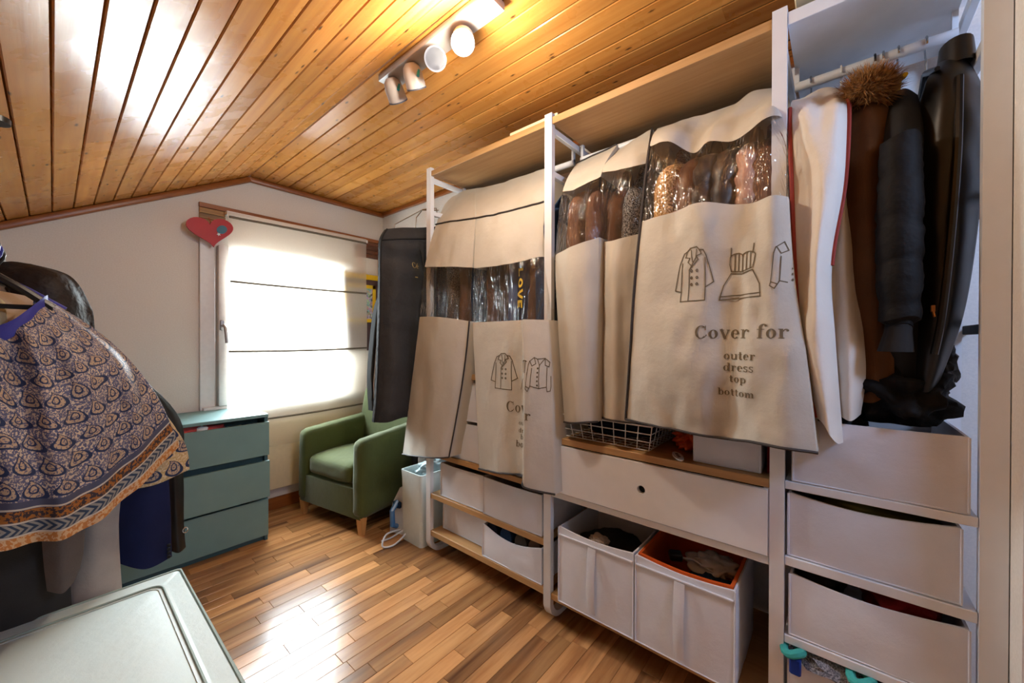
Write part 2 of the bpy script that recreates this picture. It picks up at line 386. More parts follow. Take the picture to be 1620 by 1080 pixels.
# ceiling: backing, then every pine board
cl = MB(); cl.box(RX, WX+.1, YB-.1, WY+.1, ZC+.016, ZC+.05)
sm = Matrix.Translation((RX, 0, ZC)) @ Matrix.Rotation(-math.atan(SL), 4, 'Y')
sm2 = Matrix.Translation((RX, 0, ZC)) @ Matrix.Rotation(-math.atan(SL), 4, 'Y')
cl.box(-2.9, 0, YB-.1, WY+.1, .016, .05, M=sm2)
ceiling = structure(cl.build('ceiling', M['darkgap'], None, False))
BW = .0805
def board_mesh(L):
    t = MB(); prof = [(-BW/2+.002, .016), (-BW/2+.0022, .003), (-BW/2+.0045, 0), (BW/2-.0045, 0), (BW/2-.0022, .003), (BW/2-.002, .016)]
    t.loft([[(x, -L/2, z) for x, z in prof], [(x, L/2, z) for x, z in prof]])
    o = t.build('ceiling_board', M['pine'], None, False); me = o.data; bpy.data.objects.remove(o); return me
bms = {}
def board(loc, rot, L):
    L = round(L, 2)
    if L not in bms: bms[L] = board_mesh(L)
    o = bpy.data.objects.new('ceiling_board', bms[L]); o.parent = ceiling; COL.objects.link(o); o.location = loc; o.rotation_euler = rot
YT = WY-YB
x = RX+.0015+BW/2
k = 0
while x < WX:
    cut = (1.6, 3.0, 2.2, 3.6, 1.1)[k % 5]; k += 1
    board((x, YB+cut/2, ZC), (0, 0, 0), cut); board((x, YB+cut+(YT-cut)/2, ZC), (0, 0, 0), YT-cut-.001); x += BW
ang = math.atan(SL); cs, sn = math.cos(ang), math.sin(ang)
d = .0005+BW/2
k = 0
while d < 2.68:
    cut = (3.9, 1.5, 2.7, 3.3, 2.0)[k % 5]; k += 1
    px_, pz_ = RX-d*cs, ZC-d*sn
    board((px_, YB+cut/2, pz_), (0, -ang, 0), cut); board((px_, YB+cut+(YT-cut)/2, pz_), (0, -ang, 0), YT-cut-.001); d += BW
# trims
def beam(name, a, b, r, m):
    t = MB(); t.tube([a, b], r, 8); return structure(t.build(name, m))
t = MB(); t.box(RX, WX, WY-.032, WY, ZC-.036, ZC-.001, .008, 2); structure(t.build('trim_1', M['trimwood_x']))
t = MB(); t.box(-2.66, 0, WY-.032, WY, -.036, -.001, .008, 2, M=sm); structure(t.build('trim_2', M['trimwood_x']))
t = MB(); t.box(WX-.03, WX, -.29, WY-.03, ZC-.034, ZC-.001, .008, 2); structure(t.build('trim_3', M['trimwood']))
t = MB(); t.box(XL, WX, WY-.016, WY, 0, .085, .003); structure(t.build('baseboard_back', M['trimwood_x']))
t = MB(); t.box(WX-.014, WX, -.29, WY-.016, 0, .07, .003); structure(t.build('baseboard_right', M['trimwood']))
# lintel strip: brown edge board across the top plus horizontal old boards left and right
lint = structure(MB().box(.585, WX, WY-.016, WY, 2.026, 2.055, .002).build('trim_4', M['trimwood_x']))
for i in range(4):
    z1 = 2.024-i*.034
    MB().box(.587, .722, WY-.012+.002*(i % 2), WY, z1-.032, z1, .002).build('lintel_board', M['oldwood'], lint, False)
for i in range(4):
    z1 = 2.024-i*.034
    MB().box(1.60, WX-.05, WY-.012+.002*(i % 2), WY, z1-.032, z1, .002).build('lintel_board', M['brownwood'], lint, False)
MB().box(WX-.05, WX-.004, WY-.022, WY, 1.70, 2.024, .002).build('corner_board', M['trimwood'], lint, False)

# ---- window
win = structure(MB().box(.587, .664, WY-.020, WY, .10, 1.885, .003).build('window_1', M['frame']))     # jamb board
win['label'] = 'white framed window behind a sheer blind'
f = MB(); f.box(.676, .735, WY-.050, WY+.03, .775, 1.80, .006, 2); f.build('window_sash', M['frame'], win)
f = MB(); f.box(.735, OX1, WY+.04, WY+.09, .80, .86, .004); f.box(.735, OX1, WY+.04, WY+.09, 1.74, 1.80, .004)
f.box(.735, .77, WY+.04, WY+.09, .86, 1.74, .004); f.box(1.45, OX1, WY+.04, WY+.09, .86, 1.74, .004); f.build('window_frame', M['frame'], win)
MB().box(.77, 1.45, WY+.06, WY+.066, .86, 1.74).build('window_pane', M['glass'], win, False)
f = MB(); f.box(.60, 1.70, WY-.045, WY+.04, .752, .774, .004); f.build('window_sill', M['frame'], win)
h = MB(); hp = at(352, 515, 'y', WY-.058)
h.box(hp.x-.013, hp.x+.013, WY-.062, WY-.050, hp.z-.03, hp.z+.035, .004)
h.tube([(hp.x, WY-.06, hp.z), (hp.x, WY-.095, hp.z), (hp.x+.006, WY-.10, hp.z-.012), (hp.x+.014, WY-.10, hp.z-.11)], .010, 10)
h.build('window_handle', M['handle'], win)

# ---- blind
bl = thing('roman_blind', 'sheer white roman blind hanging over the bright window', 'blind', (1.2, WY-.07, 2.03))
def bpt(s, tz):
    x = .715+s*.948+.006*math.sin(tz*5); z = 2.020-tz*1.544 - .012*math.sin(PI*s)*tz + (s-.5)*.01
    y = WY-.075-.010*math.sin(tz*9+s*3)-.012*noise.noise(Vector((s*4, tz*3, 1)))
    return Vector((x, y, z))-bl.location
g = MB(); g.loft([[bpt(i/40, j/60) for i in range(41)] for j in range(61)], False, False); bf = g.build('blind_fabric', M['blind'], bl)
for zz in (1.985, 1.575, 1.128, .672):
    g = MB(); tz = (2.020-zz)/1.544
    g.tube([bpt(i/12*.985+.008, tz)+Vector((0, -.010, 0)) for i in range(13)], .0075, 6); g.build('blind_rod', M['slat'], bl)
g = MB(); g.box(.715, 1.68, WY-.07, WY-.018, 1.998, 2.020); g.bm.transform(Matrix.Translation(-bl.location)); g.build('head_rail', M['frame'], bl, False)

# ---- wall panel below the window
structure(MB().box(.72, 1.82, WY-.05, WY, .155, .62, .006, 2).build('trim_5', M['radiator']))

# ---- banner (cloth with framed picture) and heart
bn = thing('fabric_banner', 'dark brown cloth banner with yellow framed picture hanging right of the blind', 'banner', (1.64, WY-.035, 1.43))
def lb(o): return o
g = MB(); g.box(-.18, .165, -.006, .006, -.32, .31, .002); g.build('backing_cloth', M['bannerbrown'], bn)
g = MB()
for a in ((-.165, .150, .27, .312), ): g.box(a[0], a[1], -.016, .004, a[2], a[3], .003)
g.build('yellow_top_band', M['yellow'], bn)
g = MB(); x0, x1, z0, z1 = -.155, .125, -.085, .225
g.box(x0, x1, -.013, -.006, z1-.028, z1); g.box(x0, x1, -.013, -.006, z0, z0+.028); g.box(x0, x0+.028, -.013, -.006, z0, z1); g.box(x1-.028, x1, -.013, -.006, z0, z1)
g.build('picture_border', M['yellow'], bn, False)
MB().box(x0+.028, x1-.028, -.010, -.006, z0+.028, z1-.028).build('picture', M['mosaic'], bn, False)
g = MB(); g.tube([(.015, -.01, .31), (-.005, -.012, .40), (-.02, -.014, .50), (-.022, -.014, .585)], .005, 6); g.build('cord', M['cord'], bn)

ht = thing('heart_decoration', 'red heart decoration with a small blue apple hung at the window corner', 'decoration', (.632, WY-.075, 1.862))
pts = []
for i in range(48):
    a = 2*PI*i/48; pts.append((16*math.sin(a)**3/16*.118, (13*math.cos(a)-5*math.cos(2*a)-2*math.cos(3*a)-math.cos(4*a))/16*.098+.012))
R90 = Matrix.Rotation(PI/2, 4, 'X') @ Matrix.Rotation(math.radians(8), 4, 'Z')
g = MB(); g.prism(pts, .014, R90); g.build('heart_panel', M['red'], ht)
g = MB(); ap = []
for i in range(20):
    a = 2*PI*i/20; r = .027*(1-.12*math.cos(2*a+PI/2)); ap.append((.055+r*math.cos(a), .018+r*math.sin(a)*.95))
g.prism(ap, .005, Matrix.Translation((0, -.014, 0)) @ R90); g.build('blue_apple', M['bluefelt'], ht)
g = MB(); st = [(.034+(.011 if i % 2 else .005)*math.cos(PI*i/5), -.012+(.011 if i % 2 else .005)*math.sin(PI*i/5)) for i in range(10)]
g.prism(st, .004, Matrix.Translation((0, -.0145, 0)) @ R90); g.build('white_star', M['ironwhite'], ht)
g = MB(); g.tube([(0, .0, .06), (0, .05, .10)], .002, 5); g.build('hanging_string', M['cord'], ht)

# ================================================================== OPEN WARDROBE
DX, XB = 1.354, 1.82
YP = [1.7726, .9626, .1526, -.2470]      # left edge of each post
PWD = [.036, .036, .036, .042]
wr = thing('open_wardrobe', 'tall white open wardrobe with oak shelves along the right wall', 'wardrobe', (1.6, .76, 0))
def wp(mb, name, m, smooth=True, par=None):
    mb.bm.transform(Matrix.Translation(-wr.location)); return mb.build(name, m, par or wr, smooth)
for i, (y1, w) in enumerate(zip(YP, PWD)):
    g = MB(); y0 = y1-w; yc = (y0+y1)/2; H = 2.16
    # front post, bent foot runner, rear post as one bent bar of rectangular section
    path = [(DX+.012, H)]; r = .07
    for z in (1.5, .8, r): path.append((DX+.012, z))
    for k in range(1, 7):
        a = PI+PI/2*k/6; path.append((DX+.012+r+r*math.cos(a), r+r*math.sin(a)+.012))
    path.append((XB-r, .012))
    for k in range(1, 7):
        a = 1.5*PI+PI/2*k/6; path.append((XB-r-.012+r*math.cos(a)+.0, r+r*math.sin(a)+.012))
    path += [(XB-.012, .8), (XB-.012, H)]
    rings = []
    for j, (px_, pz_) in enumerate(path):
        a = Vector(path[max(j-1, 0)]); b = Vector(path[min(j+1, len(path)-1)]); dd = (b-a).normalized(); nn = Vector((dd.y, -dd.x))*.012
        rings.append([(px_-nn.x, y0, pz_-nn.y), (px_-nn.x, y1, pz_-nn.y), (px_+nn.x, y1, pz_+nn.y), (px_+nn.x, y0, pz_+nn.y)])
    g.loft(rings)
    for z in (2.085, 1.90): g.box(DX+.02, XB-.02, yc-.010, yc+.010, z, z+.026, .002)
    wp(g, 'side_frame', M['white'])
def shelf(name, ya, yb, z0, z1, m, xf=1.357, xb=XB-.01): 
    return wp(MB().box(xf, xb, ya, yb, z0, z1, .0015), name, m, False)
B1 = (YP[1]+.001, YP[0]-PWD[0]-.001); B2 = (YP[2]+.001, YP[1]-PWD[1]-.001); B3 = (YP[3]+.001, YP[2]-PWD[2]-.001)
shelf('top_shelf', *B1, 2.112, 2.140, M['oak']); shelf('top_shelf', *B2, 2.112, 2.142, M['oak']); shelf('top_shelf', *B3, 2.105, 2.142, M['whitecool'])
for z0, z1 in ((.109, .139), (.319, .347), (.553, .579), (1.0, 1.028)): shelf('shelf', *B1, z0, z1, M['oak'])
shelf('shelf', *B2, .104, .131, M['oak']); shelf('shelf', *B2, .769, .795, M['oak'])
for z0, z1 in ((.777, .800), (.557, .583), (.334, .357), (.105, .131)): shelf('shelf', *B3, z0, z1, M['white'])
for b in (B1, B2, B3): 
    g = MB(); g.tube([(1.6, b[0], 2.045), (1.6, b[1], 2.045)], .0145, 14)
    g.box(1.592, 1.608, b[0], b[0]+.012, 2.045, 2.112); g.box(1.592, 1.608, b[1]-.012, b[1], 2.045, 2.112); wp(g, 'clothes_rail', M['white'])
# drawer unit of the middle bay
g = MB(); g.box(1.36, XB-.02, B2[0], B2[0]+.014, .545, .768); g.box(1.36, XB-.02, B2[1]-.014, B2[1], .545, .768)
g.box(1.358, XB-.02, B2[0], B2[1], .541, .566, .002); g.box(XB-.03, XB-.02, B2[0], B2[1], .566, .768); wp(g, 'drawer_case', M['white'], False)
dr = MB()
yh, zh, rh = .535, .670, .0145
# front with a round finger hole
t = bmesh.new(); n = 24; x0 = 1.349; x1 = 1.367; ya, yb, za, zb = B2[0]+.003, B2[1]-.003, .571, .764
def holed(x):
    ring = []; outer = []
    for k in range(n):
        a = 2*PI*k/n+PI/n; c, s_ = math.cos(a), math.sin(a)
        ring.append(t.verts.new((x, yh+rh*c, zh+rh*s_)))
        ty = ((yb-yh) if c > 0 else (yh-ya))/max(abs(c), 1e-6); tz = ((zb-zh) if s_ > 0 else (zh-za))/max(abs(s_), 1e-6); q = min(ty, tz)
        outer.append(t.verts.new((x, yh+q*c, zh+q*s_)))
    return ring, outer
def nearest_corner(outer, y, z):
    v = min(outer, key=lambda v: (v.co.y-y)**2+((v.co.z-z)**2)); v.co.y = y; v.co.z = z
r1, o1 = holed(x0); r2, o2 = holed(x1)
for oo in (o1, o2):
    for y in (ya, yb):
        for z in (za, zb): nearest_corner(oo, y, z)
for k in range(n):
    j = (k+1) % n
    for q in ((r1[k], r1[j], o1[j], o1[k]), (r2[j], r2[k], o2[k], o2[j]), (r1[j], r1[k], r2[k], r2[j]), (o1[k], o1[j], o2[j], o2[k])): t.faces.new(q)
dr.add(t); dro = wp(dr, 'drawer', M['white'], False)
g = MB(); g.box(1.369, 1.75, ya+.015, yb-.015, za+.01, zb-.03); g.bm.transform(Matrix.Translation(-wr.location)); g.build('drawer_box', M['black'], dro, False)
# cream board lying on the top shelf, second one further right
def board_on(label, y0, y1, x0, x1, z0, h):
    return tag(MB().box(x0, x1, y0, y1, z0, z0+h, .003).build('storage_board', M['radiator'], None, False), label, 'board')
board_on('cream board lying on top of the left oak shelf beside the second post', .93, 1.20, 1.40, 1.62, 2.161, .022).location.z = 0
board_on('pale cream board lying above the white top shelf at right', -.05, .10, 1.33, 1.60, 2.161, .02)

# ================================================================== STORAGE BOXES
def fabric_box(label, x0, x1, y0, y1, z0, z1, strap=False, sag=0.012, bulge=.006, group=None, lining=None, rim=None, cat='box', name='storage_box'):
    c = Vector(((x0+x1)/2, (y0+y1)/2, z0)); th = .006
    o = thing(name, label, cat, c, 0, group); sd = rnd.random()*50
    n = 12; m = 8
    def ringpts(z, inset, tt):
        P = []; X0, X1, Y0, Y1 = x0+inset, x1-inset, y0+inset, y1-inset
        per = [((X0, Y0), (X0, Y1)), ((X0, Y1), (X1, Y1)), ((X1, Y1), (X1, Y0)), ((X1, Y0), (X0, Y0))]
        nr = [(-1, 0), (0, 1), (1, 0), (0, -1)]
        for (a, b), nv in zip(per, nr):
            for i in range(n):
                s = i/n; w = math.sin(PI*s); pp = Vector((a[0]+(b[0]-a[0])*s, a[1]+(b[1]-a[1])*s, z))
                k = bulge*w*math.sin(PI*min(1, tt*.9+.1)) + .003*w*noise.noise(Vector((s*4, tt*4, sd)))
                if nv == (-1, 0) or True: pp += Vector((nv[0], nv[1], 0))*k
                pp.z -= sag*w*tt*tt*(1 if nv == (-1, 0) else .35)
                P.append(pp-c)
        return P
    g = MB(); rings = [ringpts(z0, 0, 0)]+[ringpts(z0+(z1-z0)*j/m, 0, j/m) for j in range(1, m+1)]
    g.loft(rings+[ringpts(z1, th, 1)], True, False)
    g.loft([ringpts(z0, 0, 0)], True, True) if False else None
    v = [g.bm.verts.new(Vector(p)-c) for p in ((x0, y0, z0), (x1, y0, z0), (x1, y1, z0), (x0, y1, z0))]; g.bm.faces.new(v)
    g.build('box_body', M['boxfab'], o, True, 55)
    g = MB(); rr = [ringpts(z0+(z1-z0)*j/4+(.004 if j == 0 else 0), th, j/4) for j in range(4, -1, -1)]
    g.loft(rr, True, False); g.bm.faces.new([g.bm.verts.new(p) for p in rr[-1]]); g.build('box_lining', lining or M['boxin'], o, True, 55)
    # sewn edge seams on the front
    g = MB()
    for yy in (y0, y1): g.tube([Vector((x0-.001, yy, z0+.002))-c, Vector((x0-.001, yy, z1-.002))-c], .0028, 6)
    g.tube([Vector((x0-.001, y0+(y1-y0)*i/8, z0+.003))-c for i in range(9)], .0026, 6)
    g.build('edge_binding', M['boxfab'], o)
    if strap:
        ym = (y0+y1)/2+.005; g = MB(); pl = []
        for i in range(13):
            tt = i/12; z = z0+.02+(z1-z0-.055)*tt; pl.append((x0-bulge*math.sin(PI*min(1, tt*.9+.1))-.006-.006*math.sin(PI*tt), z))
        g.loft([[Vector((a, ym-.017, b))-c, Vector((a-.003, ym, b))-c, Vector((a, ym+.017, b))-c, Vector((a+.003, ym, b))-c] for a, b in pl]); g.build('handle_strap', M['boxfab'], o)
        g = MB(); zz = z1-.03
        g.box(x0-bulge*.8-.003, x0+.002, y0+.004, y1-.004, zz-.002, zz+.002); g.bm.transform(Matrix.Translation(-c)); g.build('hem_seam', M['boxfab'], o, False)
    if rim:
        g = MB(); g.loft([ringpts(z1-.012, th+.001, .9), ringpts(z1+.006, th+.001, .9), ringpts(z1+.006, th+.010, .9), ringpts(z1-.20, th+.010, .4)], True, False); 
        g.build('inner_rim', rim, o, True, 55)
    return o
XF = 1.372
# left bay, two lower rows
fabric_box('closed white box on the lowest left shelf, beside the far post', 1.42, 1.80, 1.345, 1.70, .140, .300, False, .003, name='storage_box')
fabric_box('white box full of sneakers on the lowest left shelf', 1.362, 1.80, .978, 1.335, .140, .298, False, .036)
fabric_box('white box with puckered seam on the second left shelf, beside the far post', XF, 1.80, 1.338, 1.665, .348, .528, False, .004)
fabric_box('bulging white box on the second left shelf, beside the second post', 1.366, 1.80, .980, 1.332, .348, .528, False, .004, .014)
fabric_box('white box on the third left shelf, under another, half behind hanging cover', XF, 1.80, 1.338, 1.70, .580, .770, False, .003)
fabric_box('white box under the fourth left shelf, topmost of its stack near far post', XF, 1.80, 1.338, 1.70, .785, .985, False, .003)
fabric_box('white box on the third left shelf behind the printed cover', XF, 1.80, .98, 1.332, .580, .770, False, .003)
fabric_box('white box under the fourth left shelf behind the printed cover', XF, 1.80, .98, 1.332, .785, .985, False, .003)
# middle bay, two tall
tallL = fabric_box('tall white strapped box with dark contents below the drawer', 1.335, 1.67, .556, .872, .132, .440, True, .012)
tallR = fabric_box('tall white strapped box with an orange rim inside below the drawer', 1.335, 1.67, .236, .548, .132, .440, True, .012, rim=M['orange'])
fabric_box('small white box on the drawer unit beside the orange bag', 1.392, 1.66, .180, .370, .796, .905, False, .004, .008)
# right bay
fabric_box('white box heaped with black clothes on the top right shelf', 1.362, 1.80, -.232, .098, .801, .981, False, .002)
fabric_box('white box on the second right shelf, tilted, with patterned cloth peeking out', 1.366, 1.80, -.222, .108, .584, .766, False, .016)
fabric_box('white box on the third right shelf with dark red clothes inside', 1.364, 1.80, -.235, .104, .358, .535, False, .016)
fabric_box('white box at bottom right with turquoise trimmed clothes on top', 1.364, 1.80, -.232, .106, .132, .290, False, .016)

# lumps of cloth, shoes
def lump(name, label, cat, c, size, m, seed, amp=.35, group=None, rot=0, freq=2.2):
    g = MB(); bmesh.ops.create_icosphere(g.bm, subdivisions=4, radius=1)
    for v in g.bm.verts:
        n = v.co.normalized(); k = 1+amp*noise.noise(n*freq+Vector((seed, 0, 0)))+amp*.45*noise.noise(n*freq*2.6+Vector((seed, 5, 0)))
        p = n*k; v.co = Vector((p.x*size[0], p.y*size[1], max(p.z, -.82)*size[2]))
    o = g.build(name, m, None, True, 170); o.location = c; o.rotation_euler = (0, 0, rot); return tag(o, label, cat, group)
lump('clothes_pile', 'crumpled black jacket heaped in the top right white box', 'clothes', (1.50, -.13, 1.05), (.13, .10, .085), M['blackpuff'], 3, .5)
lump('clothes_pile', 'flat black knit lying at the back of the top right box', 'clothes', (1.50, .02, .985), (.11, .075, .045), M['black'], 8, .4)
lump('clothes_pile', 'black hooded sweater bunched beside the right post above the top box', 'clothes', (1.55, -.20, 1.14), (.09, .038, .07), M['bagdark'], 14, .5)
lump('clothes_pile', 'camouflage patterned cloth in the second right box', 'clothes', (1.5, -.06, .735), (.11, .13, .04), M['olive'], 21)
lump('clothes_pile', 'dark red clothes in the third right box', 'clothes', (1.5, -.13, .507), (.115, .08, .045), M['redcloth'], 22)
lump('clothes_pile', 'black shirt in the third right box beside the red clothes', 'clothes', (1.5, .04, .51), (.11, .06, .04), M['black'], 23)
g = thing('sports_top', 'grey marl sports top with turquoise trim on the bottom right box', 'clothes', (1.42, .02, .30))
b = MB(); bmesh.ops.create_icosphere(b.bm, subdivisions=3, radius=1)
for v in b.bm.verts:
    n = v.co.normalized(); k = 1+.3*noise.noise(n*2.2); v.co = Vector((n.x*k*.07, n.y*k*.085, max(n.z*k*.035, -.025)))
b.build('folded_body', M['greymarl'], g)
b = MB()
for yy in (.075, -.07):
    b = MB(); b.tube([(-.055+.03*math.cos(a), yy+.022*math.sin(a), .022+.006*math.sin(2*a)) for a in [2*PI*i/14 for i in range(14)]], .011, 8, True); b.build('turquoise_trim', M['tealcloth'], g)
b = MB(); b.box(-.085, -.065, .055, .082, -.035, .012, .004); b.build('blue_label', M['bluecloth'], g)
lump('clothes_pile', 'dark navy cloth on the bottom right box beside the grey top', 'clothes', (1.46, -.14, .30), (.09, .07, .038), M['knitnavy'], 31)
lump('clothes_pile', 'dark blue clothes filling the left tall strapped box', 'clothes', (1.50, .715, .345), (.125, .125, .05), M['black'], 41, .2)
lump('cloth_bundle', 'small grey green cloth in the left tall strapped box', 'cloth', (1.42, .735, .395), (.03, .04, .02), M['greige'], 43)
lump('cloth_bundle', 'crumpled clear bag in the orange rimmed box', 'bag', (1.52, .34, .40), (.06, .08, .03), M['boxin'], 45, .5)
lump('clothes_pile', 'grey blue garment in the orange rimmed box', 'clothes', (1.44, .33, .37), (.055, .075, .03), M['denim'], 46)
t = thing('camera_strap', 'black strap with buckle in the orange rimmed box', 'strap', (1.46, .45, .418))
b = MB(); b.box(-.02, .02, -.022, .022, -.012, .014, .006, 2, Matrix.Rotation(.5, 4, 'Z')); b.build('buckle', M['blackplastic'], t)
b = MB(); b.tube([(0, -.02, 0), (.01, -.06, .004), (.0, -.10, -.006), (.01, -.14, -.02)], .004, 6); b.build('strap_cord', M['boxin'], t)
def sneaker(label, c, rz, m, g):
    o = thing('sneaker', label, 'shoe', c, rz, g)
    b = MB(); secs = []
    for i in range(9):
        s = i/8; w = .036*(.55+.75*math.sin(PI*min(1, s*.75+.2))); hh = (.085-.05*max(0, min(1, (s-.25)/.5)))*(1 if s < .95 else .6)
        secs.append([Vector((-.11+.22*s, w*math.cos(a), max(.0, hh*.5+hh*.5*math.sin(a)))) for a in [2*PI*k/14 for k in range(14)]])
    b.loft(secs); b.build('upper', m, o)
    b = MB(); b.loft([[Vector((-.115+.235*s, w, z)) for s, w in [(0, -.02), (.2, -.034), (.7, -.042), (.95, -.02), (1, 0), (.95, .02), (.7, .042), (.2, .034), (0, .02)]] for z in (-.014, .006)]); b.build('sole', M['ironwhite'], o)
    b = MB()
    for i in range(4): b.tube([(.0+.02*i, -.022, .066-.01*i), (.004+.02*i, 0, .074-.01*i), (.0+.02*i, .022, .066-.01*i)], .003, 5)
    b.build('laces', M['ironwhite'], o); return o
for i, (yy, m, lab) in enumerate(((1.29, 'knitnavy', 'navy sneaker in the shoe box, nearest the far post'), (1.20, 'denim', 'blue grey sneaker in the shoe box, second from far post'), (1.11, 'charcoal', 'charcoal sneaker in the shoe box, third from far post'), (1.03, 'browncoat', 'brown mauve sneaker in the shoe box, beside the second post'))):
    sneaker(lab, (1.49, yy, .226), 0, M[m], 'sneakers in the lowest left box')
# things above the fourth shelf of the left bay
lump('clothes_pile', 'black folded sweaters on the fourth left shelf behind the covers', 'clothes', (1.6, 1.45, 1.085), (.15, .14, .07), M['black'], 51, .25)
lump('clothes_pile', 'olive cloth on the black sweaters on the fourth left shelf', 'clothes', (1.56, 1.40, 1.175), (.10, .10, .045), M['olive'], 52, .25)
lump('clothes_pile', 'black clothes on the fourth left shelf beside the second post', 'clothes', (1.6, 1.08, 1.10), (.15, .09, .085), M['black'], 53, .25)

# wire basket with its contents
wbk = thing('wire_basket', 'white wire basket on the drawer unit under the covers', 'basket', (1.53, .70, .797))
b = MB(); bx0, bx1, by0, by1, bh = -.135, .20, -.175, .185, .095
def rect(z, k): return [(bx0-k, by0-k, z), (bx1+k, by0-k, z), (bx1+k, by1+k, z), (bx0-k, by1+k, z)]
for z, k in ((.003, 0), (.035, .006), (.065, .012), (bh, .018)): b.tube(rect(z, k), .0022 if z < bh else .0032, 6, True)
for i in range(9):
    y = by0+(by1-by0)*i/8; ky = by0-.018+(by1-by0+.036)*i/8; b.tube([(bx0-.018, ky, bh), (bx0, y, .003), (bx1, y, .003), (bx1+.018, ky, bh)], .0019, 5)
for i in range(1, 9):
    x = bx0+(bx1-bx0)*i/9; b.tube([(x, by0-.018, bh), (x, by0, .003), (x, by1, .003), (x, by1+.018, bh)], .0019, 5)
b.build('wire_mesh', M['whitemetal'], wbk)
lump('clothes_pile', 'dark folded clothes inside the white wire basket', 'clothes', (1.57, .70, .845), (.13, .15, .045), M['knitnavy'], 61, .3)
lump('plastic_bag', 'crumpled orange bag behind the small white box', 'bag', (1.56, .42, .835), (.09, .05, .045), plain('orange_plastic', (226, 84, 30), .4), 62, .6, freq=3)
bd = thing('plastic_badge', 'oval white clip badge lying on the drawer unit shelf', 'badge', (1.40, .425, .797), .5)
b = MB(); b.prism([(.05*math.cos(2*PI*i/24), .016*math.sin(2*PI*i/24)) for i in range(24)], .005); b.build('badge_plate', M['ironwhite'], bd)
b = MB()
for k in (-.022, -.004, .014): b.box(k, k+.010, -.005, .005, .0052, .0058)
b.build('dark_marks', M['charcoal'], bd, False)
tag(MB().box(1.41, 1.62, .157, .166, .796, .93, .002).build('folded_red_bag', M['redcloth'], None), 'thin dark red folded bag beside the third post', 'bag')

# white bin, iron and cable beside the far post
bn2 = thing('waste_bin', 'white plastic bin standing beside the far wardrobe post', 'bin', (1.52, 1.93, 0))
b = MB()
def rr(x0, x1, y0, y1, z, r=.02, n=4):
    P = []
    for cx, cy, a0 in ((x1-r, y1-r, 0), (x0+r, y1-r, PI/2), (x0+r, y0+r, PI), (x1-r, y0+r, 1.5*PI)):
        for k in range(n+1): a = a0+PI/2*k/n; P.append((cx+r*math.cos(a), cy+r*math.sin(a), z))
    return P
b.loft([rr(-.16, .20, -.105, .085, .0), rr(-.165, .205, -.11, .09, .36), rr(-.168, .208, -.113, .093, .42), rr(-.160, .20, -.105, .085, .42), rr(-.15, .19, -.095, .075, .05)])
b.build('bin_body', M['translucentbin'], bn2)
lump('plastic_bag', 'pale blue crumpled liner bag inside the white bin', 'bag', (1.54, 1.92, .40), (.13, .07, .06), plain('pale_blue_film', (196, 218, 224), .35), 71, .5, freq=3)
ir = thing('clothes_iron', 'blue and white steam iron standing on its heel behind the bin', 'iron', (1.42, 2.10, 0), .3)
b = MB(); b.loft([[(-.05*w, -.055*w, z), (.05*w, -.055*w, z), (.05*w, .055*w, z), (-.05*w, .055*w, z)] for z, w in ((0, 1), (.08, 1), (.18, .8), (.27, .2))]); b.build('iron_body', M['ironwhite'], ir)
b = MB(); b.tube([(-.055, 0, .05), (-.09, 0, .07), (-.095, 0, .16), (-.045, 0, .20)], .016, 8); b.build('iron_handle', M['ironblue'], ir)
b = MB(); b.box(-.06, -.04, -.03, .03, .16, .20, .006); b.build('control_knob', M['denim'], ir)
tag(MB().tube(spline([Vector(p) for p in [(1.38, 2.06, .03), (1.26, 2.02, .06), (1.22, 2.0, .012), (1.27, 1.97, .008), (1.35, 1.98, .03), (1.40, 1.98, .07), (1.31, 2.05, .012), (1.25, 2.06, .010)]], 8), .005, 6).build('power_cable', M['ironwhite']), 'white coiled cable on the floor in front of the iron', 'cable')
bb = thing('backpack', 'black bag with a pale rounded panel on the floor behind the bin', 'bag', (1.56, 2.11, 0))
b = MB(); b.loft([rr(-.05, .17, -.055, .055, z, .05) for z in (0, .1, .3, .5, .58)]+[rr(-.02, .14, -.03, .03, .62, .03)]); b.build('bag_body', M['black'], bb)
b = MB(); b.loft([rr(-.053, .10, -.062, -.05, z, .005, 2) for z in (.2, .3, .44)]+[rr(-.03, .08, -.062, -.05, .50, .005, 2)]); b.build('pale_panel', M['greige'], bb)

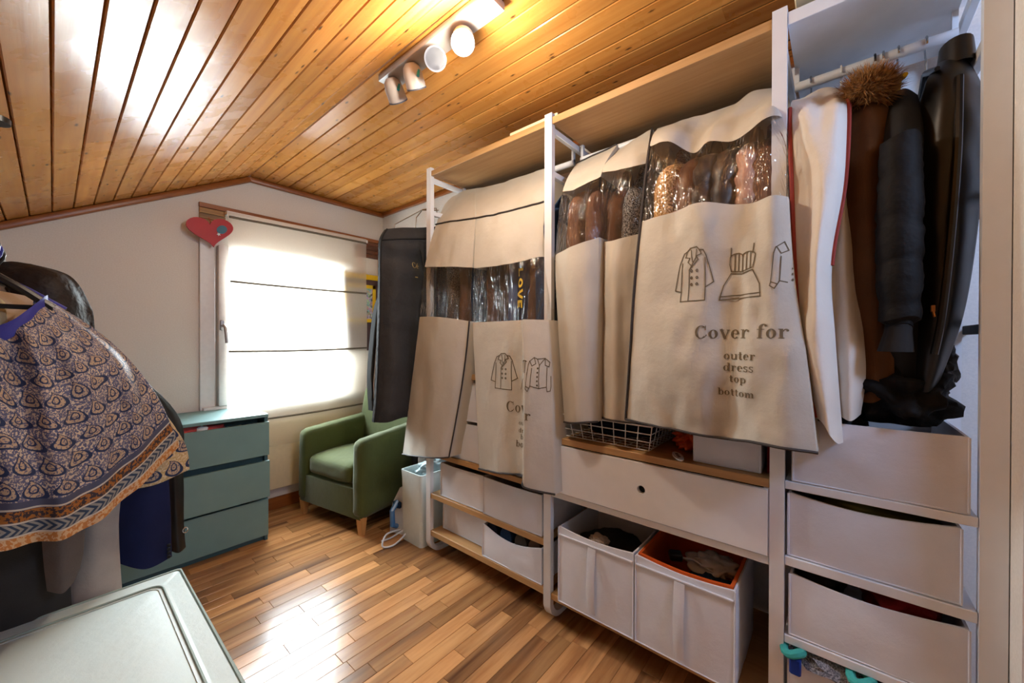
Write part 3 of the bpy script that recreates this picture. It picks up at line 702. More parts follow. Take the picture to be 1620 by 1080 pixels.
# ================================================================== HANGING THINGS IN THE WARDROBE
class Drape:
    """closed hanging cloth body: key rows of (u, v, depth) points -> dense grid; back is flat at depth `back`"""
    def __init__(s, rows, ax='x', back=1.72, nr=10, nc=8, amp=.009, seed=0, fold=0., backs=None):
        s.ax = ax; i = 'xyz'.index(ax); s.nr = nr
        W = [[at(u, v, ax, dp) for u, v, dp in r] for r in rows]
        W = [spline(r, nc) for r in W]
        cols = [spline([r[c] for r in W], nr) for c in range(len(W[0]))]
        G = [[cols[c][r] for c in range(len(cols))] for r in range(len(cols[0]))]
        nR, nC = len(G), len(G[0]); s.sgn = -1
        L = 0; 
        for r in range(nR):
            for c in range(nC):
                a, b = c/(nC-1), r/(nR-1); p = G[r][c]; w = min(1, b*4)
                p = p.copy(); k = amp*(noise.noise(Vector((p.y*9+p.x*4, p.z*4, seed)))+.5*noise.noise(Vector((p.y*24, p.z*13, seed+9))))
                k += fold*w*(math.sin(a*PI*5+noise.noise(Vector((a*2, b*2, seed)))*2.5)+.8*math.sin(a*PI*13+noise.noise(Vector((a*3, b*2, seed+4)))*3))
                p[i] += k*min(1, 6*min(a, 1-a)+.15)
                G[r][c] = p
        s.front = G; s.nR, s.nC = nR, nC
        s.back = back; s.backs = backs
    def ring(s, r):
        i = 'xyz'.index(s.ax); F = s.front[r]; bk = s.back if s.backs is None else s.backs(r/(s.nR-1))
        a, b = F[-1].copy(), F[0].copy(); a[i] = max(bk, a[i]+.01); b[i] = max(bk, b[i]+.01)
        side = [F[-1].lerp(a, k/4) for k in range(1, 5)]; bk_ = [a.lerp(b, k/6) for k in range(1, 7)]; side2 = [b.lerp(F[0], k/4) for k in range(1, 4)]
        return F+side+bk_+side2
    def part(s, r0, r1, name, m, parent, loc, closed=True, uvscale=None):
        g = MB(); rows = [s.ring(r) if closed else s.front[r] for r in range(r0*s.nr, r1*s.nr+1)]
        R = [[g.bm.verts.new(p-loc) for p in row] for row in rows]; n = len(R[0])
        # uv lengths
        ul = [[0]*(n+1) for _ in rows]; 
        hemL = [0]*n
        mid = len(rows)//2; acc = 0; us = [0]
        for c in range(1, n+1): acc += (rows[-1][c % n]-rows[-1][c-1]).length; us.append(acc)
        vs = [[0]*n for _ in rows]
        for c in range(n):
            for r in range(len(rows)-2, -1, -1): vs[r][c] = vs[r+1][c]+(rows[r][c]-rows[r+1][c]).length
        for r in range(len(R)-1):
            for c in range(n if closed else n-1):
                d = (c+1) % n
                f = g.bm.faces.new((R[r][c], R[r][d], R[r+1][d], R[r+1][c]))
                for lp, (uu, vv) in zip(f.loops, ((us[c], vs[r][c]), (us[c+1], vs[r][d]), (us[c+1], vs[r+1][d]), (us[c], vs[r+1][c]))): lp[g.uv].uv = (uu, vv)
        return g.build(name, m, parent, True, 75)
    def line(s, r, loc, rows=None, col=None, off=.003):
        i = 'xyz'.index(s.ax); o = Vector((0, 0, 0)); o[i] = -off
        if col is None: return [p+o-loc for p in s.front[r*s.nr]]
        return [s.front[k][col]+o-loc for k in range(rows[0]*s.nr, rows[1]*s.nr+1)]
    def bvh(s):
        V = []; F = []
        for r in s.front: V += r
        for r in range(s.nR-1):
            for c in range(s.nC-1): k = r*s.nC+c; F.append((k, k+1, k+1+s.nC, k+s.nC))
        return BVHTree.FromPolygons(V, F)

# ---- serif lettering and outline drawings, made of small polygons in a flat (x right, y up) frame
def g_rect(x0, y0, x1, y1): return [[(x0, y0), (x1, y0), (x1, y1), (x0, y1)]]
def g_ring(cx, cy, rx, ry, wv, wh, a0=0, a1=360, n=22):
    out = []; prev = None
    for i in range(n+1):
        a = math.radians(a0+(a1-a0)*i/n); c, s = math.cos(a), math.sin(a); P = ((cx+rx*c, cy+ry*s), (cx+(rx-wv)*c, cy+(ry-wh)*s))
        if prev: out.append([prev[0], P[0], P[1], prev[1]])
        prev = P
    return out
def g_line(pts, w):
    out = []
    for a, b in zip(pts, pts[1:]):
        dx, dy = b[0]-a[0], b[1]-a[1]; l = math.hypot(dx, dy) or 1; nx, ny = -dy/l*w/2, dx/l*w/2; ex, ey = dx/l*w/2, dy/l*w/2
        out.append([(a[0]-ex+nx, a[1]-ey+ny), (b[0]+ex+nx, b[1]+ey+ny), (b[0]+ex-nx, b[1]+ey-ny), (a[0]-ex-nx, a[1]-ey-ny)])
    return out
SW, TH = .26, .075
def stem(x, y0, y1, top=True, bot=True):
    o = g_rect(x, y0, x+SW, y1)
    if bot: o += g_rect(x-.13, y0, x+SW+.13, y0+TH)
    if top: o += g_rect(x-.15, y1-TH, x+SW*.6, y1)
    return o
def glyph(ch):
    if ch == 'o': return g_ring(.46, .5, .46, .52, SW, TH), .98
    if ch == 'C': return g_ring(.68, .74, .66, .78, SW+.03, TH, 48, 318)+g_rect(1.10, .98, 1.18, 1.50)+g_ring(.68, .74, .66, .78, .10, TH, 318, 336), 1.36
    if ch == 'v': return g_line([(.18, .97), (.52, .06)], SW)+g_line([(.88, .97), (.56, .04)], .08)+g_rect(0, .93, .46, 1)+g_rect(.68, .93, 1.06, 1), 1.04
    if ch == 'e': return g_ring(.45, .5, .45, .52, SW, TH, 0, 318)+g_rect(.12, .48, .88, .48+TH), .94
    if ch == 'r': return stem(.16, 0, 1)+g_ring(.66, .62, .30, .38, .12, TH*1.5, 55, 165)+g_ring(.80, .82, .12, .12, .12, .12), .96
    if ch == 'f': return stem(.18, 0, 1.2, False)+g_rect(0, .93, .72, 1)+g_ring(.60, 1.20, .42, .36, SW, TH*1.3, 40, 180)+g_ring(.82, 1.36, .12, .12, .12, .12), .78
    if ch == 'u': return stem(.14, .25, 1, True, False)+stem(.82, 0, 1, True, False)+g_ring(.55, .34, .41, .36, SW, TH*1.4, 180, 330)+g_rect(.82, 0, 1.22, TH), 1.22
    if ch == 't': return g_rect(.2, .2, .2+SW, 1.36)+g_rect(0, .93, .74, 1)+g_ring(.50, .28, .30, .30, SW, TH*1.3, 180, 330), .78
    if ch == 'd': return g_ring(.45, .5, .45, .52, SW, TH)+stem(.72, 0, 1.5, True, False)+g_rect(.72, 0, 1.12, TH), 1.14
    if ch == 'b': return stem(.12, 0, 1.5, True, False)+g_ring(.58, .5, .45, .52, SW, TH), 1.10
    if ch == 'p': return stem(.14, -.45, 1)+g_ring(.62, .5, .45, .52, SW, TH), 1.14
    if ch == 's': return g_ring(.38, .75, .32, .27, .15, .10, 20, 270)+g_ring(.40, .25, .34, .27, .15, .10, -160, 90)+g_rect(.64, .74, .70, 1)+g_rect(.05, 0, .11, .28), .80
    if ch == 'm':
        o = stem(.14, 0, 1)+stem(.74, 0, .7, False)+stem(1.34, 0, .7, False)
        return o+g_ring(.70, .66, .30, .36, SW, TH*1.4, 0, 150)+g_ring(1.30, .66, .30, .36, SW, TH*1.4, 0, 150), 1.76
    if ch == 'E': return g_rect(0, 0, .3, 1.4)+g_rect(0, 0, .9, .3)+g_rect(0, .55, .8, .82)+g_rect(0, 1.1, .9, 1.4), 1.1
    if ch == 'L': return g_rect(0, 0, .3, 1.4)+g_rect(0, 0, .9, .3), 1.05
    if ch == 'V': return g_line([(.15, 1.35), (.55, .1)], .3)+g_line([(.55, .1), (.95, 1.35)], .3), 1.15
    if ch == 'O': return g_ring(.55, .7, .55, .7, .3, .28), 1.2
    if ch == 'é':
        p, w = glyph('e'); return p+g_line([(.4, 1.14), (.66, 1.38)], .12), w
    return [], .5
def word(txt):
    out = []; x = 0
    for ch in txt:
        p, w = glyph(ch)
        out += [[(a+x, b) for a, b in q] for q in p]; x += w+.10
    return out, x-.10
def subdiv(poly, mx):
    """split quads so that they follow the cloth"""
    a, b, c, d = [Vector(p) for p in poly]; n1 = max(1, int(max((b-a).length, (c-d).length)/mx)+1); n2 = max(1, int(max((d-a).length, (c-b).length)/mx)+1)
    for i in range(n1):
        for j in range(n2):
            f = lambda s, t: a.lerp(b, s).lerp(d.lerp(c, s), t)
            yield [f(i/n1, j/n2), f((i+1)/n1, j/n2), f((i+1)/n1, (j+1)/n2), f(i/n1, (j+1)/n2)]
def print_on(dr_, polys, o, ex, ey, name, m, parent, loc, mx=.02, axis='x', off=.0015):
    """polys laid in the plane o + ex*x + ey*y, dropped onto the drape along +axis"""
    tr = dr_.bvh() if isinstance(dr_, Drape) else dr_
    g = MB(); dv = Vector((1, 0, 0)) if axis == 'x' else Vector((0, 1, 0)); sc = ex.length
    for q in polys:
        for sq in subdiv(q, mx/sc):
            vs = []
            for p in sq:
                w = o+ex*p.x+ey*p.y; h = tr.ray_cast(w-dv*.4, dv)
                if h[0] is None: vs = None; break
                vs.append(g.bm.verts.new(h[0]-dv*off-loc))
            if vs: g.bm.faces.new(vs)
    return g.build(name, m, parent, False)
def arc(cx, cy, rx, ry, a0, a1, n=10): return [(cx+rx*math.cos(math.radians(a0+(a1-a0)*i/n)), cy+ry*math.sin(math.radians(a0+(a1-a0)*i/n))) for i in range(n+1)]
def draw_coat(w=.016):   # unit: ~1 tall
    o = []
    for p in ([(.27, .93), (.20, .90), (.12, .72), (0, .22), (.14, .18), (.13, 0), (.68, 0), (.68, .24), (.84, .33), (.68, .82), (.62, .93), (.54, .94)], [(.14, .18), (.17, .72)], [(.68, .24), (.66, .78)],
              [(.27, .93), (.34, .99), (.48, 1), (.54, .94)], [(.27, .93), (.24, .82), (.34, .80), (.30, .73), (.36, .67)], [(.54, .94), (.58, .86), (.48, .83), (.52, .76), (.33, .58)], [(.33, .58), (.47, .80), (.48, .95)], [(.36, .95), (.38, .82), (.40, .73)], [(.33, .58), (.32, 0)]): o += g_line(p, w)
    for x in (.38, .50):
        for y in (.56, .43, .31): o += g_line(arc(x, y, .02, .02, 0, 360, 10), w*.8)
    return o
def draw_dress(w=.016):
    o = []
    for p in ([(.22, .98), (.21, .82)], [(.68, 1), (.66, .84)], arc(.33, .80, .13, .07, 170, 10), arc(.58, .80, .13, .07, 170, 10), [(.20, .80), (.19, .68), (.22, .56)], [(.71, .80), (.69, .68), (.66, .58)],
              [(.22, .56), (.44, .53), (.66, .58)], [(.22, .52), (.44, .49), (.66, .54)], [(.22, .52), (.08, .30), (0, .04), (.82, .06), (.80, .28), (.66, .54)], [(.01, .10), (.82, .12)], [(.30, .86), (.29, .55)], [(.38, .87), (.37, .54)], [(.46, .82), (.45, .53)], [(.54, .87), (.53, .55)], [(.62, .86), (.61, .57)]): o += g_line(p, w)
    return o
def draw_blouse(w=.016, half=False):
    o = []
    L = [[(.28, 1), (.12, .90), (.08, .80), (.02, .25), (0, .18), (.10, .12), (.16, .20), (.20, .26), (.22, .72)], [(.28, 1), (.36, .84), (.22, .78), (.14, .90)], [(.28, 1), (.40, .96)], [(.20, .26), (.50, .20)], [(.48, .80), (.50, .20)], [(.02, .25), (.16, .20)]]
    if not half: L += [[(.40, .96), (.64, .98), (.80, .88), (.84, .80), (.88, .25), (.86, .14), (.76, .12), (.74, .24), (.72, .74)], [(.40, .96), (.48, .80), (.64, .98)], [(.64, .98), (.66, .80), (.78, .76), (.80, .88)], [(.50, .20), (.74, .24)]]
    else: L += [[(.40, .96), (.46, .82)]]
    for p in L: o += g_line(p, w)
    for y in (.72, .61, .50, .39, .28): o += g_line(arc(.44, y, .012, .014, 0, 360, 8), w)
    return o

# ---- garments inside the covers and on the rails
def garment(label, u, v, y=None, xf=1.36, xb=1.80, ztop=1.97, zbot=1.05, th=.03, m=None, name='hanging_garment', cat='garment', quilt=0, sleeve=True, lean=0, group=None, ws=1):
    """a garment on a hanger, seen sleeve-first: flattened body in the xz plane with a sleeve at the front and one at the back"""
    yy = at(u, v, 'x', xf+.03).y if y is None else y; sd = rnd.random()*90
    o = thing(name, label, cat, (1.6, yy, ztop), 0, group); xc = (xf+xb)/2-1.6; hw = (xb-xf)/2; H = ztop-zbot
    b = MB(); R = []
    for j in range(25):
        s = j/24; k = min(1, .15+.85*math.sin(min(1, s/.26)*PI/2)); a = hw*k*.80*(1-.0*s); q = th*(.55+.45*min(1, s*5))
        if quilt: q *= .86+.22*abs(math.sin(s*H/quilt*PI))
        R.append([Vector((xc+a*math.cos(t), lean*s+(q+.006*math.sin(5*t+sd+s*2))*math.sin(t), -s*H+.03*(1-k))) for t in [2*PI*i/24 for i in range(24)]])
    b.loft(R); b.build('garment_body', m, o)
    if sleeve:
        for side in (-1, 1):
            b = MB(); R = []; SLn = min(.62, H*.8)
            for j in range(27):
                s = j/26; q = min(1, s/.2); cx = xc+side*(hw-.055-.02*math.cos(s*2.0)-.13*(1-q)**1.6); r = (.058-.016*s)*(.45+.55*math.sin(min(1, s/.12)*PI/2))
                zz = -.045-.13*(SLn/.62)*q**1.4 if s < .2 else -.045-.13*(SLn/.62)-(s-.2)*SLn
                if quilt: r *= .84+.26*abs(math.sin(s*SLn/quilt*PI))
                R.append([Vector((cx+r*math.cos(t)*(1+.16*noise.noise(Vector((t, s*7, sd)))), lean*s+.004*math.sin(s*9+sd)+r*ws*.72*math.sin(t)*(1+.24*noise.noise(Vector((t*1.5, s*9, sd)))+.10*math.sin(4*t+sd+3*noise.noise(Vector((s*4, sd, 0))))), zz)) for t in [2*PI*i/18 for i in range(18)]])
            b.loft(R); b.build('sleeve', m, o)
    return o
G1 = [(712, 'tweedgrey', 'grey tweed coat inside the leftmost clear windowed cover', .030), (733, 'browncoat', 'taupe brown coat beside the grey tweed inside the left cover', .022), (752, 'denim', 'blue denim jacket inside the covers near their middle seam', .016),
      (777, 'browncoat', 'brown wool coat behind the clear window of the printed left cover', .026), (798, 'darkbrown', 'dark brown jacket behind the brown wool coat', .020), (812, 'shirtblue', 'blue cotton shirt beside the navy sweatshirt with yellow letters', .014),
      (842, 'browncoat', 'dark brown coat close to the second post inside the printed left cover', .020), (855, 'denim', 'denim shirt nearest the second post', .012)]
for u, mm, lab, th in G1: garment(lab, u, 460, xf=1.345, th=th, m=M[mm], zbot=1.05, ztop=1.86)
lv = garment('navy sweatshirt with yellow letters on its sleeve', 827, 455, xf=1.325, th=.02, ws=1.15, m=M['knitnavy'], zbot=1.1, ztop=1.86)
G2 = [(908, 'fleece', 'reddish brown fleece jacket inside the narrow cover beside the second post', .034, 0), (934, 'fleece', 'second brown fleece jacket inside the narrow cover', .026, 0), (966, 'tan', 'shiny tan and black leather jacket inside the middle narrow cover', .026, 0), (994, 'tweedbw', 'black and white boucle coat inside the middle narrow cover', .030, 0),
      (1052, 'sherpa', 'beige sherpa coat behind the clear window of the large printed cover', .034, 0), (1086, 'tan', 'tan leather coat beside the beige sherpa coat', .022, 0), (1110, 'darkbrown', 'dark brown quilted coat inside the large printed cover', .026, .07), (1142, 'darkbrown', 'second dark brown quilted coat beside the pink puffer', .026, .07),
      (1180, 'pink', 'dusty pink puffer jacket inside the large printed cover', .026, .06), (1210, 'fleece', 'brown jacket inside the large cover next to the third post', .022, 0)]
for u, mm, lab, th, q in G2: garment(lab, u, 290, xf=1.35 if u < 950 else 1.41 if u < 1020 else 1.33, th=th, m=M[mm], zbot=1.0, ztop=1.90, quilt=q, name='puffer_jacket' if q and 'puffer' in lab else 'hanging_garment')

# ---- covers
def cover(label, rows, parts, back=1.72, group=None, pipe=(), seed=0, amp=.010, fold=0., m='cover', pm='piping', nc=8, r=.0042, name='garment_cover', loc=None):
    d = Drape(rows, 'x', back, 10, nc, amp, seed, fold, None)
    loc = loc or Vector((1.6, sum(p.y for p in d.front[0])/d.nC, d.front[0][0].z))
    o = thing(name, label, 'garment cover', loc, 0, group)
    for (a, b, nm, mm) in parts: d.part(a, b, nm, M[mm], o, loc)
    for p in pipe:
        g = MB(); g.tube(d.line(p[1], loc) if p[0] == 'row' else d.line(0, loc, p[2], p[1]), r, 6); g.build('piping', M[pm], o)
    return o, d, loc
# A: left bay, far half
cA, dA, lA = cover('narrow ecru cover with a clear window hanging at the far post', [
    [(704, 322, 1.58), (716, 312, 1.58), (732, 303, 1.58), (752, 298, 1.58)],
    [(690, 355, 1.40), (708, 351, 1.37), (730, 348, 1.37), (752, 345, 1.37)],
    [(672, 422, 1.31), (695, 422, 1.30), (722, 422, 1.30), (747, 423, 1.31)],
    [(664, 501, 1.30), (690, 501, 1.27), (718, 504, 1.27), (743, 508, 1.30)],
    [(652, 600, 1.30), (680, 604, 1.27), (712, 610, 1.27), (731, 612, 1.30)],
    [(637, 718, 1.29), (662, 722, 1.26), (690, 724, 1.26), (711, 723, 1.29)]],
    [(0, 2, 'shoulder_cloth', 'cover'), (2, 3, 'clear_window', 'plastic'), (3, 5, 'cover_body', 'cover')], pipe=(('row', 1), ('row', 5), ('col', 24, (3, 5))), seed=1)
# B: left bay, near half with print
cB, dB, lB = cover('ecru cover printed with a coat and lettering, hanging before the second post', [
    [(752, 298, 1.58), (785, 292, 1.58), (820, 280, 1.58), (850, 270, 1.58), (864, 266, 1.58)],
    [(753, 345, 1.37), (785, 339, 1.37), (820, 330, 1.38), (848, 323, 1.39), (861, 319, 1.40)],
    [(750, 424, 1.31), (790, 420, 1.30), (825, 413, 1.31), (848, 407, 1.33), (859, 406, 1.35)],
    [(748, 510, 1.30), (790, 508, 1.28), (826, 506, 1.28), (830, 505, 1.27), (867, 506, 1.32)],
    [(752, 600, 1.29), (790, 606, 1.27), (827, 610, 1.28), (831, 612, 1.25), (875, 618, 1.31)],
    [(758, 741, 1.28), (792, 748, 1.26), (827, 752, 1.27), (829, 771, 1.24), (879, 782, 1.30)]],
    [(0, 2, 'shoulder_cloth', 'cover'), (2, 3, 'clear_window', 'plastic'), (3, 5, 'cover_body', 'cover')], pipe=(('row', 1), ('row', 5)), seed=2)
# C, D: middle bay, two narrow
cC, dC, lC = cover('narrow ecru cover with clear window just right of the second post', [
    [(912, 258, 1.58), (935, 248, 1.58), (958, 238, 1.58), (976, 229, 1.58)],
    [(890, 303, 1.38), (908, 299, 1.36), (930, 288, 1.36), (950, 279, 1.38)],
    [(879, 404, 1.36), (897, 393, 1.31), (925, 382, 1.31), (948, 375, 1.35)],
    [(883, 520, 1.36), (900, 525, 1.30), (925, 525, 1.30), (947, 520, 1.34)],
    [(893, 667, 1.36), (908, 669, 1.30), (930, 668, 1.30), (946, 667, 1.34)]],
    [(0, 1, 'shoulder_cloth', 'cover'), (1, 2, 'clear_window', 'plastic'), (2, 4, 'cover_body', 'cover')], pipe=(('row', 0), ('row', 4)), seed=3)
cD, dD, lD = cover('narrow ecru cover with clear window squeezed behind the large printed cover', [
    [(962, 248, 1.58), (985, 232, 1.58), (1010, 216, 1.58), (1032, 204, 1.58)],
    [(950, 273, 1.40), (975, 269, 1.37), (1000, 264, 1.37), (1024, 258, 1.40)],
    [(950, 383, 1.40), (968, 380, 1.35), (990, 374, 1.35), (1012, 369, 1.38)],
    [(949, 520, 1.40), (968, 526, 1.33), (988, 522, 1.36), (1008, 520, 1.38)],
    [(949, 660, 1.39), (968, 664, 1.33), (988, 667, 1.36), (1006, 668, 1.38)]],
    [(0, 1, 'shoulder_cloth', 'cover'), (1, 2, 'clear_window', 'plastic'), (2, 4, 'cover_body', 'cover')], pipe=(('row', 4), ('col', 24, (0, 2))), seed=4)
# E: large printed
cE, dE, lE = cover('large ecru cover printed with three garments and lettering, hanging before the third post', [
    [(1040, 203, 1.58), (1080, 190, 1.58), (1121, 178, 1.56), (1165, 164, 1.56), (1190, 145, 1.54), (1222, 137, 1.54), (1236, 141, 1.56)],
    [(1028, 232, 1.40), (1058, 224, 1.36), (1097, 243, 1.39), (1124, 224, 1.37), (1165, 222, 1.34), (1218, 184, 1.32), (1246, 190, 1.38)],
    [(1014, 351, 1.34), (1070, 333, 1.30), (1110, 321, 1.29), (1160, 323, 1.30), (1193, 318, 1.28), (1220, 307, 1.26), (1247, 311, 1.30)],
    [(1004, 450, 1.31), (1065, 450, 1.28), (1108, 450, 1.26), (1160, 450, 1.28), (1190, 450, 1.26), (1228, 450, 1.25), (1258, 450, 1.28)],
    [(997, 560, 1.30), (1060, 575, 1.25), (1106, 578, 1.24), (1158, 572, 1.26), (1192, 570, 1.23), (1240, 565, 1.22), (1276, 562, 1.25)],
    [(990, 663, 1.30), (1050, 676, 1.27), (1105, 688, 1.25), (1152, 695, 1.26), (1196, 700, 1.22), (1250, 710, 1.20), (1294, 716, 1.22)]],
    [(0, 1, 'shoulder_cloth', 'cover'), (1, 2, 'clear_window', 'plastic'), (2, 5, 'cover_body', 'cover')], pipe=(('row', 5), ('col', 0, (1, 5))), seed=5, amp=.018)
# F: cream with red piping
cF, dF, lF = cover('cream cover with red piping hanging right of the third post', [
    [(1262, 160, 1.50), (1285, 146, 1.52), (1303, 140, 1.54), (1322, 141, 1.54), (1336, 147, 1.52)],
    [(1250, 172, 1.40), (1275, 176, 1.36), (1300, 178, 1.37), (1325, 172, 1.36), (1343, 172, 1.40)],
    [(1253, 300, 1.34), (1276, 300, 1.33), (1300, 300, 1.30), (1320, 300, 1.32), (1337, 290, 1.37)],
    [(1258, 430, 1.32), (1275, 430, 1.31), (1290, 430, 1.27), (1302, 430, 1.30), (1316, 420, 1.34)],
    [(1268, 540, 1.30), (1280, 545, 1.26), (1296, 550, 1.25), (1312, 550, 1.28), (1322, 540, 1.33)],
    [(1290, 660, 1.28), (1302, 670, 1.25), (1314, 690, 1.24), (1326, 702, 1.27), (1334, 700, 1.32)]],
    [(0, 5, 'cover_body', 'coverF')], pipe=(('col', 0, (1, 5)), ('col', 32, (0, 3))), seed=6, amp=.014, m='coverF', pm='redpipe', r=.0055, back=1.66)
cG, dG, lG = cover('cream cover without piping bulging behind the red piped one', [
    [(1318, 190, 1.54), (1330, 186, 1.54), (1342, 190, 1.54)],
    [(1318, 320, 1.42), (1334, 325, 1.40), (1346, 330, 1.44)],
    [(1316, 450, 1.40), (1338, 450, 1.38), (1358, 450, 1.42)],
    [(1318, 570, 1.38), (1345, 575, 1.35), (1370, 580, 1.40)],
    [(1326, 655, 1.38), (1345, 666, 1.35), (1362, 655, 1.40)]],
    [(0, 4, 'cover_body', 'coverF')], seed=7, amp=.016, back=1.68)
EY, EZ = Vector((0, -1, 0)), Vector((0, 0, 1))
def put_text(d, o, loc, txt, u0, u1, v, X, h=None):
    P, w = word(txt); a = at(u0, v, 'x', X); b = at(u1, v, 'x', X); s = (a.y-b.y)/w; hs = (h if h else s)
    print_on(d, P, a, EY*s, EZ*hs, 'print_lettering', M['ink'], o, loc)
put_text(dE, cE, lE, 'Cover for', 1100, 1250, 535, 1.25)
for txt, u0, u1, v in (('outer', 1144, 1197, 568), ('dress', 1144, 1194, 586), ('top', 1153, 1181, 604), ('bottom', 1135, 1195, 624)): put_text(dE, cE, lE, txt, u0, u1, v, 1.245)
def put_draw(d, o, loc, P, u0, u1, v0, v1, X, wfull):
    a = at(u0, v1, 'x', X); b = at(u1, v1, 'x', X); t_ = at(u0, v0, 'x', X)
    print_on(d, P, a, EY*((a.y-b.y)/wfull), EZ*(t_.z-a.z), 'print_drawing', M['ink'], o, loc, .03)
put_draw(dE, cE, lE, draw_coat(.020), 1067, 1129, 395, 478, 1.27, .84)
put_draw(dE, cE, lE, draw_dress(.020), 1138, 1204, 392, 478, 1.27, .82)
put_draw(dE, cE, lE, draw_blouse(.020, True), 1219, 1259, 385, 468, 1.27, .50)
put_draw(dB, cB, lB, draw_coat(.022), 776, 817, 558, 613, 1.27, .84)
put_draw(dB, cB, lB, draw_blouse(.022), 836, 864, 565, 625, 1.27, .88)
put_draw(dB, cB, lB, [q for q in draw_dress(.022) if max(p[0] for p in q) < .46], 822, 850, 562, 618, 1.27, .82)
put_text(dB, cB, lB, 'Cov', 800, 830, 650, 1.265)
put_text(dB, cB, lB, 'r', 831, 839, 664, 1.25)
for txt, u0, u1, v in (('ou', 818, 826.5, 672), ('dr', 818, 826.5, 684), ('b', 821, 825.5, 695), ('bo', 815, 826.5, 706)): put_text(dB, cB, lB, txt, u0, u1, v, 1.265)
# yellow letters down the navy sleeve
slv = [c for c in lv.children if c.name.startswith('sleeve')][0]
V_ = [slv.matrix_basis @ v.co + lv.location for v in slv.data.vertices]
tr = BVHTree.FromPolygons(V_, [p.vertices[:] for p in slv.data.polygons])
P, w = word('LOVE'); p0 = at(830, 421, 'x', 1.34)
print_on(tr, P, Vector((p0.x, lv.location.y+.0155, p0.z-.006)), Vector((0, 0, -1))*(.185/w), Vector((0, -1, 0))*.0215, 'yellow_lettering', M['yellowprint'], lv, lv.location, off=.003)

# ---- charcoal garment bag on the wardrobe end
loc = Vector((1.38, 1.93, 1.88))
bgd = thing('garment_bag', 'long charcoal garment bag with gold letters hanging at the far end of the wardrobe', 'garment bag', loc)
dG2 = Drape([[(612, 362, 1.93), (635, 360, 1.91), (662, 360, 1.91), (692, 358, 1.93)],
             [(603, 380, 1.93), (632, 378, 1.88), (664, 378, 1.88), (700, 378, 1.93)],
             [(602, 420, 1.93), (630, 420, 1.87), (664, 420, 1.87), (702, 420, 1.93)],
             [(600, 520, 1.93), (626, 522, 1.86), (662, 522, 1.87), (700, 520, 1.93)],
             [(596, 620, 1.93), (620, 624, 1.86), (652, 624, 1.87), (690, 620, 1.93)],
             [(592, 668, 1.93), (612, 668, 1.88), (640, 660, 1.88), (686, 655, 1.93)]], 'y', 1.955, 10, 10, .032, 33)
dG2.part(0, 5, 'bag_body', M['bagdark'], bgd, loc)
g = MB(); g.tube(dG2.line(1, loc), .004, 6); g.tube(dG2.line(0, loc, (0, 5), 0), .004, 6); g.build('bag_seam', M['black'], bgd)
g = MB(); pp = [at(661, 384, 'y', 1.872), at(668, 400, 'y', 1.866), at(673, 430, 'y', 1.866), at(675, 455, 'y', 1.87)]
g.loft([[p-loc+Vector((dx, dy, 0)) for dx, dy in ((-.012, 0), (.012, 0), (.012, -.006), (-.012, -.006))] for p in pp]); g.build('bag_strap', M['bagdark'], bgd)
P, w = word('Cé'); a = at(653, 423, 'y', 1.86); b_ = at(664, 423, 'y', 1.86)
print_on(dG2, P, a, Vector((1, 0, 0))*((b_.x-a.x)/w), EZ*.022, 'gold_lettering', M['gold'], bgd, loc, .02, 'y', .004)
a = at(656, 439, 'y', 1.86); print_on(dG2, g_rect(0, 0, .02, .006), a, Vector((1, 0, 0)), EZ, 'gold_lettering', M['gold'], bgd, loc, .02, 'y', .004)
g = MB(); hp = Vector((1.40, 1.755, 1.932))
g.tube([(1.40, 1.935, 1.86), (1.40, 1.93, 1.93), (1.40, 1.87, 1.965), (1.40, 1.78, 1.952), (1.40, 1.745, 1.945), (1.40, 1.738, 1.92)], .003, 6); g.bm.transform(Matrix.Translation(-loc)); g.build('hanger_hook', M['chrome'], bgd)
# dark jacket with white cords behind the bag
loc = Vector((1.24, 2.03, 1.5))
jk = thing('cord_jacket', 'dark jacket with white edge cords hanging behind the charcoal bag', 'jacket', loc)
dJ = Drape([[(604, 470, 2.02), (615, 465, 2.0), (630, 465, 2.02)], [(596, 500, 2.02), (612, 500, 2.0), (632, 500, 2.02)], [(588, 590, 2.02), (608, 590, 2.0), (636, 590, 2.02)], [(590, 650, 2.02), (606, 664, 2.0), (630, 660, 2.02)]], 'y', 2.07, 8, 8, .012, 44)
dJ.part(0, 3, 'jacket_body', M['black'], jk, loc)
g = MB()
for c in (2, 5): g.tube(dJ.line(0, loc, (1, 3), c, .006), .0035, 5)
g.build('white_cord', M['ironwhite'], jk)
g = MB(); g.tube([at(612, 462, 'y', 2.03)-loc, Vector((1.30, 2.0, 1.88))-loc, Vector((1.385, 1.86, 1.955))-loc, Vector((1.43, 1.76, 1.945))-loc], .003, 6); g.build('hanger_hook', M['chrome'], jk)
# navy hem seen under the far cover
loc = Vector((1.5, 1.80, 1.6))
nv = garment('navy garment whose hem shows under the far narrow cover', 0, 0, y=1.705, xf=1.33, xb=1.74, ztop=1.90, zbot=.60, th=.03, m=M['knitnavy'], sleeve=False)

